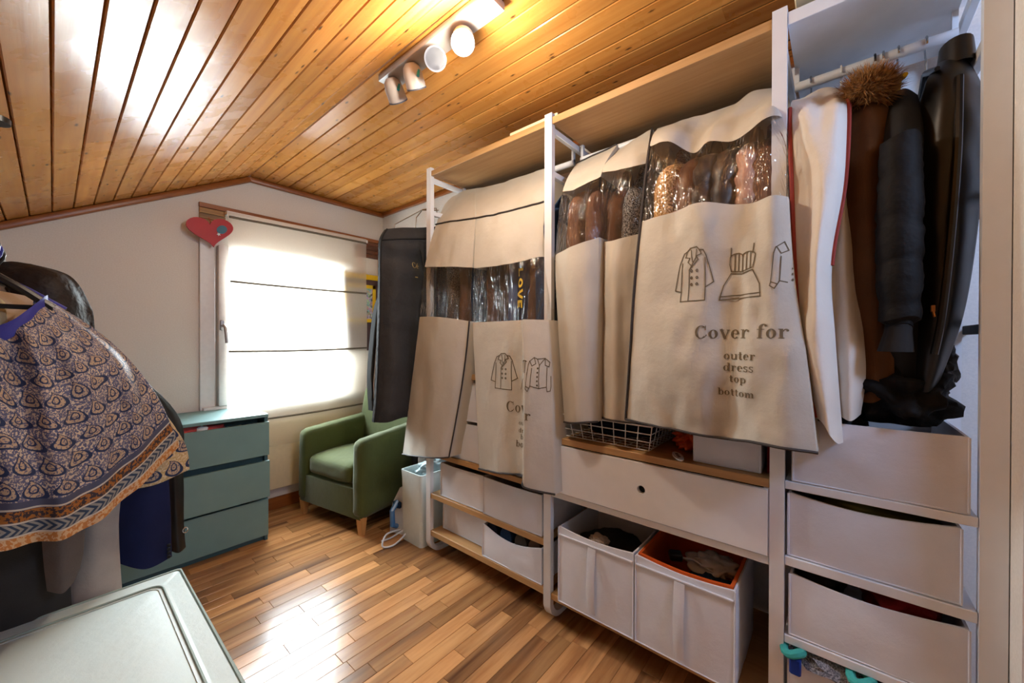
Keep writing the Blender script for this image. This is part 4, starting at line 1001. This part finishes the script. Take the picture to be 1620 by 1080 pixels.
# ---- right bay: fur collared jacket, puffer, leather jacket
def sleeve_body(label, rows, m, name, cat, back=1.70, amp=.006, seed=0, parts=None):
    d = Drape(rows, 'x', back, 10, 7, amp, seed); loc = Vector((1.6, d.front[0][0].y, d.front[0][0].z)); o = thing(name, label, cat, loc)
    d.part(0, len(rows)-1, 'jacket_body', m, o, loc); return o, d, loc
oS, dS, lS = sleeve_body('camel brown jacket with a fox fur collar on the right rail', [
    [(1352, 150, 1.54), (1375, 146, 1.52), (1402, 150, 1.54)], [(1344, 190, 1.44), (1375, 185, 1.41), (1408, 190, 1.44)], [(1340, 330, 1.42), (1372, 330, 1.39), (1410, 330, 1.42)],
    [(1352, 480, 1.42), (1382, 480, 1.40), (1412, 480, 1.42)], [(1362, 635, 1.42), (1385, 636, 1.40), (1416, 616, 1.42)]], M['suede'], 'fur_collar_jacket', 'jacket', 1.70, .008, 61)
g = MB(); r2 = random.Random(5); fc = at(1372, 150, 'x', 1.46)
for i in range(2600):
    a, b = r2.uniform(0, 2*PI), r2.uniform(-.9, 1); rr_ = math.sqrt(max(0, 1-b*b)); n = Vector((rr_*math.cos(a), rr_*math.sin(a), b))
    p = fc+Vector((n.x*.085, n.y*.052, n.z*.034)); L = r2.uniform(.018, .042); dr_ = (n+Vector((r2.uniform(-.5, .5), r2.uniform(-.5, .5), r2.uniform(-.3, .6)))).normalized(); sx = dr_.orthogonal().normalized()*.0016
    vs = [g.bm.verts.new(q-lS) for q in (p-sx, p+sx, p+dr_*L)]; g.bm.faces.new(vs)
t = bmesh.new(); bmesh.ops.create_icosphere(t, subdivisions=3, radius=1)
for v in t.verts: v.co = fc+Vector((v.co.x*.085, v.co.y*.052, v.co.z*.034))-lS
g.add(t); g.build('fur_collar', M['fur'], oS, False)
oP, dP, lP = sleeve_body('black puffer jacket with ribbed cuff on the right rail', [
    [(1408, 150, 1.54), (1432, 140, 1.52), (1452, 150, 1.54)], [(1398, 200, 1.43), (1428, 190, 1.39), (1462, 200, 1.44)], [(1392, 330, 1.41), (1425, 330, 1.37), (1462, 330, 1.43)], [(1390, 450, 1.41), (1420, 450, 1.37), (1460, 450, 1.43)], [(1400, 600, 1.44), (1425, 600, 1.43), (1470, 620, 1.44)]], M['black'], 'puffer_jacket', 'jacket', 1.64, .006, 62)
g = MB(); R = []
top, bot = at(1424, 215, 'x', 1.375), at(1422, 515, 'x', 1.355)
for j in range(61):
    s = j/60; c = top.lerp(bot, s); r = .036+.008*math.sin(s*3); r *= .93+.11*abs(math.sin(s*4.5*PI))**.7 if s < .97 else .7; r *= .5 if j == 0 else 1
    R.append([c-lP+Vector((r*1.1*math.cos(t), r*math.sin(t)*(1+.1*noise.noise(Vector((t, s*20, 2)))), .006*math.sin(t*2+s*20))) for t in [2*PI*i/20 for i in range(20)]])
g.loft(R); g.build('quilted_sleeve', M['blackpuff'], oP)
g = MB(); c0, c1 = at(1422, 512, 'x', 1.355), at(1416, 556, 'x', 1.355)
g.loft([[c0.lerp(c1, s)-lP+Vector((.034*k*math.cos(t), .031*k*math.sin(t)*(1+.04*math.sin(t*14)), 0)) for t in [2*PI*i/56 for i in range(56)]] for s, k in ((0, .78), (.3, .80), (1, 1.04), (1, .9), (.4, .7))], True, False); g.build('ribbed_cuff', M['black'], oP)
oL, dL, lL = sleeve_body('black brown leather jacket on a dark hanger at the right end of the rail', [
    [(1486, 98, 1.52), (1502, 88, 1.50), (1522, 90, 1.50), (1536, 100, 1.50)], [(1462, 140, 1.48), (1490, 125, 1.43), (1525, 125, 1.43), (1558, 150, 1.47)], [(1452, 240, 1.44), (1486, 240, 1.40), (1528, 240, 1.40), (1558, 240, 1.45)],
    [(1452, 380, 1.43), (1482, 380, 1.39), (1518, 380, 1.39), (1545, 380, 1.44)], [(1450, 500, 1.43), (1474, 500, 1.39), (1502, 500, 1.39), (1524, 500, 1.43)], [(1448, 612, 1.43), (1460, 620, 1.40), (1474, 618, 1.40), (1488, 600, 1.43)]], M['leather'], 'leather_jacket', 'jacket', 1.62, .010, 63)
g = MB(); cx = at(1512, 84, 'x', 1.53)-lL
g.loft([[cx+Vector((.055*k*math.cos(t), .032*k*math.sin(t), z)) for t in [2*PI*i/20 for i in range(20)]] for z, k in ((-.05, 1.15), (.0, 1.0), (.018, .95), (.018, .8), (-.04, .8))], True, False); g.build('collar', M['leather'], oL)
g = MB(); g.tube([p-lL for p in spline([at(1518, 120, 'x', 1.425), at(1515, 240, 'x', 1.39), at(1504, 380, 'x', 1.38), at(1490, 500, 'x', 1.38), at(1478, 560, 'x', 1.39)], 8)], .0075, 8); g.build('front_placket', M['leather'], oL)
g = MB(); zp = at(1476, 488, 'x', 1.372)-lL; g.box(zp.x-.003, zp.x+.003, zp.y-.004, zp.y+.004, zp.z-.008, zp.z+.008, .001); g.tube([zp+Vector((-.003, 0, -.008)), zp+Vector((-.005, -.002, -.02))], .0026, 6); g.build('brass_zip_pull', plain('brass', (176, 116, 62), .35, metal=.6), oL)
# hanger hooks on the right rail
def hanger(label, u, v, m, drop=.075, shoulder=True):
    p = at(u, v, 'x', 1.6); o = thing('clothes_hanger', label, 'hanger', (1.6, p.y, 2.045))
    g = MB(); r = .0185
    pts = [(-r*math.cos(a), 0, r*math.sin(a)) for a in [PI*(-.15)+PI*1.15*i/10 for i in range(11)]]+[(r, 0, -.012), (.010, 0, -.032), (0, 0, -.045), (0, 0, -drop)]
    g.tube(pts, .0026, 7); g.build('hook', m[0], o)
    if shoulder:
        g = MB(); g.tube([(-.17, 0, -drop-.075), (-.10, 0, -drop-.045), (-.03, 0, -drop-.012), (0, 0, -drop), (.03, 0, -drop-.012), (.10, 0, -drop-.045), (.17, 0, -drop-.075)], .009, 8, taper=(.6, 1, 1, 1, 1, 1, .6)); g.build('shoulder_bar', m[1], o)
    return o
hanger('thin steel hook nearest the third post on the right rail', 1283, 140, (M['chrome'], M['chrome']))
hanger('white plastic hanger hook above the red piped cover', 1331, 122, (M['whitemetal'], M['whitemetal']))
hanger('black plastic hanger hook above the fur collar', 1384, 102, (M['blackplastic'], M['blackplastic']))
hanger('steel hanger hook just right of the black plastic hook', 1397, 100, (M['chrome'], M['blackplastic']))
hanger('steel hanger hook with a yellow neck on the right rail', 1421, 92, (M['chrome'], M['yellow']))
hanger('steel hanger hook above the leather jacket', 1465, 78, (M['chrome'], M['blackplastic']), .085)
# side panel with dark rods at the right end of the bay
tag(MB().box(1.43, 1.86, -.312, -.300, 1.222, 1.250, .002).build('dark_rail', M['charcoal'], None, False), 'flat dark rail behind the leather jacket, lower and thicker of two', 'rail')
tag(MB().box(1.43, 1.86, -.312, -.302, 1.555, 1.572, .002).build('dark_rail', M['charcoal'], None, False), 'thin dark rail behind the leather jacket, upper of two', 'rail')

# ================================================================== CEILING SPOT BAR
lp = thing('spot_bar', 'white ceiling spot bar with four swivelling heads, one lit', 'lamp', (.905, 1.13, ZC))
g = MB(); g.box(-.040, .040, -.30, .325, -.030, -.002, .004, 2); g.build('mounting_bar', M['lampwhite'], lp)
def head(y, dirn, on, cable):
    base = Vector((-.0, y, -.03)); d = Vector(dirn).normalized(); piv = base+Vector((0, 0, -.035)); q = d.to_track_quat('Z', 'Y').to_matrix().to_4x4()
    g = MB(); g.tube([base, piv], .009, 10); 
    Mx = Matrix.Translation(piv-d*.012) @ q
    g.lathe([(.004, -.030), (.018, -.028), (.031, -.015), (.037, .008), (.038, .055), (.035, .055), (.033, .035)], 24, Mx); h = g.build('spot_head', M['lampwhite'], lp)
    g = MB(); g.lathe([(.001, .040), (.034, .042), (.036, .054), (.030, .066), (.016, .073), (.001, .075)] if on else [(.001, .044), (.033, .044), (.0335, .047), (.001, .048)], 24, Mx); g.build('bulb', M['bulb'] if on else M['steel'], h)
    g = MB(); g.lathe([(.0375, .053), (.0395, .053), (.0395, .058), (.034, .058), (.034, .053)], 24, Mx); g.build('rim', M['steel'], h)
    if cable:
        sd = d.orthogonal().normalized(); up = Vector((0, 0, 1))
        g = MB(); g.tube([piv+Vector((0, .028*math.cos(a), .024*math.sin(a)+.006)) for a in [PI*i/10 for i in range(11)]], .0035, 6); g.build('cable_clip', M['steel'], h)
        g = MB(); g.tube([piv+Vector((0, -.034, .004)), piv+Vector((-.004, -.036, -.020))], .006, 8); g.build('blue_plug', M['turq'], h)
    return piv, d
head(.27, (.62, .30, -.62), False, True)
head(.14, (.55, .28, -.70), False, True)
head(.005, (-.55, -.72, -.62), False, False)
pv, dd = head(-.145, (-.45, -.45, -.80), True, False)
ld = bpy.data.lights.new('lamp_glow', 'POINT'); ld.energy = 16; ld.color = (1, .91, .76); ld.shadow_soft_size = .035
lo = bpy.data.objects.new('lamp_glow', ld); COL.objects.link(lo); lo.parent = lp; lo.location = pv+dd*.115

# added fill light: an unseen glowing globe on a stem behind the viewer
gl = thing('fill_globe', 'added globe fill light, unseen behind the viewer', 'lamp', (.95, -1.0, 1.95))
g = MB(); bmesh.ops.create_uvsphere(g.bm, u_segments=24, v_segments=14, radius=.14); g.build('fill_sphere', emit('fill_glow', (172, 206, 255), 44), gl)
g = MB(); g.tube([(0, 0, .13), (0, 0, .343)], .012, 12); g.build('fill_stem', M['lampwhite'], gl)

# ================================================================== DRESSER
ds = thing('dresser', 'teal three drawer dresser with pulled drawers under the window', 'dresser', (.425, 2.82, 0))
x0, x1, yf, ybk = -.40, .405, -.205, .205
g = MB(); g.box(x0, x1, yf-.012, ybk, .738, .756, .0015); g.build('top_panel', M['teal'], ds, False)
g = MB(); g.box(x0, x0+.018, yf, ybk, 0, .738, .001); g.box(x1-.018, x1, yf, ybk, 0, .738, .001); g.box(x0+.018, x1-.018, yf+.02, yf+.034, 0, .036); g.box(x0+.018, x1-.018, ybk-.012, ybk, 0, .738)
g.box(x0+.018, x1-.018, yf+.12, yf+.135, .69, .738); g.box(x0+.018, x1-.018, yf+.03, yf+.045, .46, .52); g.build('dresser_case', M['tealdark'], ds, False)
for z0, z1, out in ((.516, .712, .030), (.270, .484, .040), (.036, .252, .016)):
    g = MB(); g.box(x0+.002, x1-.002, yf-out, yf-out+.018, z0, z1, .001); d_ = g.build('drawer', M['teal'], ds, False)
    g = MB(); g.box(x0+.03, x1-.03, yf-out+.018, ybk-.04, z0+.02, z0+.034); g.box(x0+.03, x0+.042, yf-out+.018, ybk-.04, z0+.034, z1-.05); g.box(x1-.042, x1-.03, yf-out+.018, ybk-.04, z0+.034, z1-.05); g.build('drawer_tray', M['black'], d_, False)
lump('clothes_pile', 'coral and red clothes peeking from the top dresser drawer', 'clothes', (.44, 2.655, .692), (.20, .042, .040), M['pinkred'], 81, .3)
lump('clothes_pile', 'white cloth peeking from the top dresser drawer', 'clothes', (.52, 2.635, .708), (.03, .025, .022), M['ironwhite'], 82, .3)

# ================================================================== ARMCHAIR
ac = thing('armchair', 'green slipcovered armchair with wooden legs in the corner by the window', 'armchair', (1.135, 2.52, 0), math.radians(10))
def soft(x0, x1, y0, y1, z0, z1, bev, name, cut=10, amp=.004, fn=None, sd=0):
    g = MB(); bmesh.ops.create_cube(g.bm, size=1); bmesh.ops.subdivide_edges(g.bm, edges=g.bm.edges[:], cuts=cut, use_grid_fill=True)
    for v in g.bm.verts:
        p = Vector((x0+(v.co.x+.5)*(x1-x0), y0+(v.co.y+.5)*(y1-y0), z0+(v.co.z+.5)*(z1-z0)))
        lo = Vector((x0+bev, y0+bev, z0+bev)); hi = Vector((x1-bev, y1-bev, z1-bev))
        c = Vector((min(max(p.x, lo.x), hi.x), min(max(p.y, lo.y), hi.y), min(max(p.z, lo.z), hi.z))); e = p-c
        if e.length > 0: p = c+e.normalized()*min(e.length, bev) if e.length > bev else p
        n = noise.noise(p*14+Vector((sd, 0, 0)))*amp; p += Vector((n, n*.7, n*.5))
        v.co = fn(p) if fn else p
    return g.build(name, M['green'], ac, True, 80)
hw = .335
soft(.03, .60, -hw+.03, hw-.03, .105, .30, .03, 'seat_base')
for s in (-1, 1):
    ya, yb2 = (hw-.105, hw) if s > 0 else (-hw, -hw+.105)
    soft(.0, .60, ya, yb2, .10, .585, .045, 'armrest', 12, .005, lambda p: Vector((p.x+.02*max(0, p.z-.3), p.y, p.z+(p.z-.10)*.09*(p.x/.6))), s*3)
soft(.015, .50, -hw+.108, hw-.108, .285, .415, .045, 'seat_cushion', 12, .004, lambda p: Vector((p.x-.01*math.cos(p.y*4), p.y, p.z+.02*math.sin(PI*(p.x/.55))-.02*(p.x-.2))))
soft(.46, .58, -hw+.02, hw-.02, .30, .84, .05, 'backrest', 12, .005, lambda p: Vector((p.x+(p.z-.3)*.10, p.y*(1-.10*max(0, p.z-.6)/.24), p.z)))
g = MB(); g.loft([rr(.012, .03, -hw+.02, hw-.02, z, .006, 2) for z in (.10, .28)]); g.build('front_skirt', M['green'], ac)
for lx, ly in ((.035, hw-.04), (.035, -hw+.04), (.555, hw-.05), (.555, -hw+.05)):
    g = MB(); g.loft([[(lx+a*k, ly+b*k, z) for a, b in ((-1, -1), (1, -1), (1, 1), (-1, 1))] for z, k in ((0, .014), (.06, .019), (.112, .023))]); g.build('leg', M['legwood'], ac, False)

# ================================================================== CLOTHES RACK AT LEFT
RXX, RZ = -.10, 1.425
rk = thing('clothes_rack', 'chrome clothes rail hung on black rods under the sloping ceiling at left', 'clothes rail', (RXX, 1.7, 0))
g = MB(); g.tube([(0, -1.0, RZ), (0, .55, RZ)], .0125, 12); g.build('rail', M['chrome'], rk)
for yy in (-.95, -.02):
    zt = ZC-SL*(RX-RXX)-.012
    g = MB(); g.tube([(0, yy, RZ), (0, yy, zt)], .008, 10); g.lathe([(.001, zt-.01), (.03, zt-.01), (.03, zt+.004), (.001, zt+.004)], 16, Matrix.Translation((0, yy, 0))); g.build('hanging_rod', M['blackplastic'], rk)
def rack_hanger(label, y, m, w=.20):
    o = thing('clothes_hanger', label, 'hanger', (RXX, y, RZ)); g = MB(); r = .0165
    g.tube([(-r*math.cos(a), 0, r*math.sin(a)) for a in [-.4+PI*1.13*i/10 for i in range(11)]]+[(r*.9, 0, -.012), (0, 0, -.04), (0, 0, -.06)], .004, 7); g.build('hook', m, o)
    g = MB(); g.tube([(-w, 0, -.145), (-w*.5, 0, -.10), (0, 0, -.06), (w*.5, 0, -.10), (w, 0, -.145)], .009, 8); g.tube([(-w, 0, -.145), (w, 0, -.145)], .006, 6); g.build('shoulder_bar', m, o); return o
rack_hanger('black hanger inside the paisley cape neck', 1.53, M['blackplastic'], .10)
rack_hanger('blue violet hanger behind the paisley cape', 1.61, M['purple'], .12)
rack_hanger('black hanger next to the puffer jacket on the left rack', 1.69, M['blackplastic'], .12)
def rackdrape(label, rows, parts, back, name, cat, amp=.006, seed=0, fold=0, nc=8):
    d = Drape(rows, 'y', back, 10, nc, amp, seed, fold); loc = Vector((RXX, back, d.front[0][0].z)); o = thing(name, label, cat, loc)
    for a, b, nm, mm in parts: d.part(a, b, nm, mm, o, loc)
    return o, d, loc
# cape
oC, dC2, lC2 = rackdrape('blue paisley cape with a patterned border on the left rack', [
    [(-130, 480, 1.52), (-90, 508, 1.49), (-40, 530, 1.47), (12, 518, 1.47), (45, 497, 1.49), (69, 478, 1.53), (76, 474, 1.56)],
    [(-220, 520, 1.52), (-120, 545, 1.46), (-40, 560, 1.43), (20, 558, 1.43), (75, 545, 1.45), (118, 525, 1.50), (150, 520, 1.56)],
    [(-300, 600, 1.52), (-160, 640, 1.44), (-50, 650, 1.40), (30, 645, 1.40), (110, 620, 1.43), (178, 585, 1.48), (206, 570, 1.56)],
    [(-350, 720, 1.52), (-180, 750, 1.42), (-60, 765, 1.37), (35, 755, 1.37), (125, 725, 1.42), (210, 680, 1.48), (252, 632, 1.56)],
    [(-370, 800, 1.52), (-190, 850, 1.40), (-60, 872, 1.36), (40, 866, 1.36), (135, 835, 1.41), (222, 770, 1.47), (284, 706, 1.56)]],
    [(0, 4, 'cape_body', M['paisley'])], 1.62, 'paisley_cape', 'cape', .008, 71, .013, 14)
g = MB(); nk = dC2.line(0, lC2, off=.004); g.loft([[p+Vector((0, -.003, .012)) for p in nk], [p+Vector((0, -.009, -.002)) for p in nk], [p+Vector((0, -.009, -.028)) for p in nk]], False, False); g.build('blue_neck_binding', M['purple'], oC)
# under layer of the cape at right
rackdrape('tan floral tunic showing its brown hem under the paisley cape', [
    [(60, 500, 1.66), (120, 510, 1.64), (150, 525, 1.66)], [(150, 620, 1.66), (210, 610, 1.64), (250, 640, 1.66)], [(210, 700, 1.66), (250, 700, 1.64), (292, 700, 1.66)], [(205, 775, 1.66), (250, 765, 1.64), (300, 742, 1.66)]],
    [(0, 3, 'tunic_body', M['floral'])], 1.69, 'floral_tunic', 'tunic', .006, 72)
# beige garments inside the cape neck
rackdrape('beige garment inside the neck of the paisley cape', [[(-60, 450, 1.60), (0, 460, 1.59), (52, 470, 1.60)], [(-60, 500, 1.60), (0, 505, 1.585), (53, 505, 1.60)], [(-60, 560, 1.60), (0, 560, 1.59), (60, 540, 1.60)]], [(0, 2, 'garment_body', M['beige'])], 1.63, 'beige_blouse', 'blouse', .004, 73)
rackdrape('cream scarf draped in the cape neck at the picture edge', [[(-40, 470, 1.57), (-10, 466, 1.555), (8, 478, 1.57)], [(-40, 540, 1.56), (-10, 540, 1.545), (12, 520, 1.56)], [(-40, 560, 1.56), (-10, 556, 1.545), (14, 536, 1.56)]], [(0, 2, 'scarf_body', M['cream'])], 1.585, 'scarf', 'scarf', .004, 74)
# brown puffer behind
oB, dB2, lB2 = rackdrape('brown black puffer jacket on the left rack behind the cape', [
    [(-60, 418, 1.80), (0, 414, 1.79), (22, 413, 1.79), (48, 417, 1.80)], [(-60, 450, 1.79), (20, 440, 1.74), (75, 430, 1.74), (112, 437, 1.80)], [(-60, 500, 1.79), (30, 490, 1.72), (100, 475, 1.72), (142, 482, 1.80)], [(-60, 600, 1.79), (40, 600, 1.72), (100, 600, 1.72), (150, 520, 1.80)], [(-60, 760, 1.79), (40, 760, 1.72), (110, 760, 1.73), (160, 700, 1.80)], [(-60, 860, 1.79), (40, 880, 1.74), (110, 880, 1.74), (165, 840, 1.80)]],
    [(0, 5, 'jacket_body', M['brownpuff'])], 1.85, 'puffer_jacket', 'jacket', .014, 75)
# lower garments seen under the hem
rackdrape('charcoal jacket hanging lowest under the cape at left', [[(-30, 452, 1.72), (-8, 447, 1.70), (12, 452, 1.72)], [(-80, 600, 1.72), (0, 600, 1.70), (60, 600, 1.72)], [(-90, 840, 1.72), (10, 850, 1.69), (104, 850, 1.72)], [(-100, 1010, 1.72), (20, 1010, 1.70), (116, 1000, 1.72)]], [(0, 3, 'jacket_body', M['charcoal'])], 1.74, 'charcoal_jacket', 'jacket', .030, 76)
rackdrape('taupe jacket sleeve with folded cuff under the paisley cape', [[(-30, 454, 1.66), (-10, 449, 1.64), (10, 454, 1.66)], [(60, 640, 1.66), (95, 640, 1.63), (130, 640, 1.66)], [(66, 850, 1.66), (98, 858, 1.63), (134, 850, 1.66)], [(74, 935, 1.66), (100, 940, 1.63), (120, 915, 1.66)]], [(0, 3, 'jacket_body', M['taupe'])], 1.69, 'taupe_jacket', 'jacket', .030, 77)
rackdrape('pale greige trousers hanging under the paisley cape', [[(-20, 452, 1.76), (0, 448, 1.75), (15, 452, 1.76)], [(125, 640, 1.76), (160, 640, 1.74), (190, 640, 1.76)], [(112, 850, 1.76), (150, 845, 1.73), (188, 830, 1.76)], [(105, 960, 1.76), (150, 955, 1.73), (193, 930, 1.76)]], [(0, 3, 'trouser_legs', M['greige'])], 1.79, 'hanging_trousers', 'trousers', .028, 78)
oN, dN, lN = rackdrape('navy wool coat hanging on the left rack in front of the dresser', [[(-15, 448, 1.95), (5, 445, 1.94), (25, 448, 1.95)], [(150, 640, 1.95), (200, 640, 1.92), (245, 640, 1.95)], [(180, 770, 1.95), (225, 770, 1.92), (266, 745, 1.95)], [(185, 890, 1.95), (230, 900, 1.92), (272, 880, 1.95)]], [(0, 3, 'coat_body', M['navy'])], 1.98, 'navy_coat', 'coat', .005, 79)
g = MB()
for v in (862, 868, 874, 880): 
    p = at(267, v, 'y', 1.935)-lN; g.lathe([(.001, 0), (.006, .001), (.006, .004), (.001, .005)], 10, Matrix.Translation(p) @ Matrix.Rotation(PI/2, 4, 'X'))
g.build('cuff_buttons', M['black'], oN)
oK, dK, lK = rackdrape('black leather jacket sleeve with buckle beside the navy coat', [[(0, 448, 2.08), (10, 445, 2.07), (25, 448, 2.08)], [(235, 640, 2.08), (255, 640, 2.06), (270, 640, 2.08)], [(258, 740, 2.08), (275, 740, 2.06), (289, 738, 2.08)], [(264, 830, 2.08), (280, 830, 2.06), (291, 825, 2.08)], [(272, 872, 2.08), (283, 874, 2.05), (294, 865, 2.08)]], [(0, 4, 'jacket_sleeve', M['leather'])], 2.11, 'leather_jacket', 'jacket', .004, 80)
g = MB(); p = at(293, 838, 'y', 2.07)-lK; g.tube([p+Vector((.008*math.cos(a), 0, .011*math.sin(a))) for a in [2*PI*i/12 for i in range(12)]], .0022, 6, True); g.build('buckle', M['chrome'], oK)

# ================================================================== MINT STORAGE BOX
ZT = .42; cn = at(285, 899, 'z', ZT)
sb = thing('fabric_storage_box', 'pale mint fabric storage box with zipped lid in the foreground', 'storage box', (cn.x-.275, cn.y-.465, 0))
hx, hy = .275, .465
g = MB(); g.loft([rr(-hx, hx, -hy, hy, z, .012, 3) for z in (0, .2, ZT-.008)]+[rr(-hx+.006, hx-.006, -hy+.006, hy-.006, ZT-.001, .012, 3)]+[rr(-hx*k, hx*k, -hy*k, hy*k, ZT+.004*math.cos(k*1.4), .012, 3) for k in (.8, .6, .4, .2, .02)]); g.build('box_body', M['mint'], sb)
g = MB(); g.tube([(x, y, ZT-.002) for x, y, z in rr(-hx, hx, -hy, hy, 0, .012, 3)], .0042, 6, True); g.build('edge_piping', M['mintpipe'], sb)
zp = [(x, y, ZT+.004) for x, y, z in rr(-hx+.03, hx-.055, -hy+.06, hy-.075, 0, .035, 5)]
g = MB()
for k, (dz, w) in enumerate(((0, .016),)): 
    ou = rr(-hx+.022, hx-.047, -hy+.052, hy-.067, ZT+.005, .04, 5); inn = rr(-hx+.044, hx-.069, -hy+.074, hy-.089, ZT+.007, .026, 5)
    g.loft([ou, inn, [(x, y, z-.006) for x, y, z in inn], [(x, y, z-.006) for x, y, z in ou], ou], True, False)
g.build('zip_tape', M['zip'], sb)
g = MB(); g.tube([(x, y, ZT+.008) for x, y, z in rr(-hx+.033, hx-.058, -hy+.063, hy-.078, 0, .033, 5)], .0032, 6, True); g.build('zip_teeth', M['mintpipe'], sb)
g = MB(); R = []
for k in (1, .96, .85, .6, .3, .02): R.append([(x*1+(-.0125), y-.0075, ZT+.004+.020*(1-k**6)+.006*noise.noise(Vector((x*7, y*5, 3)))*(1-k**8)) for x, y, z in rr(-(hx-.0565)*k, (hx-.0565)*k, -(hy-.0815)*k, (hy-.0815)*k, 0, .02*k, 5)])
g.loft(R); g.build('lid_panel', M['mint'], sb)
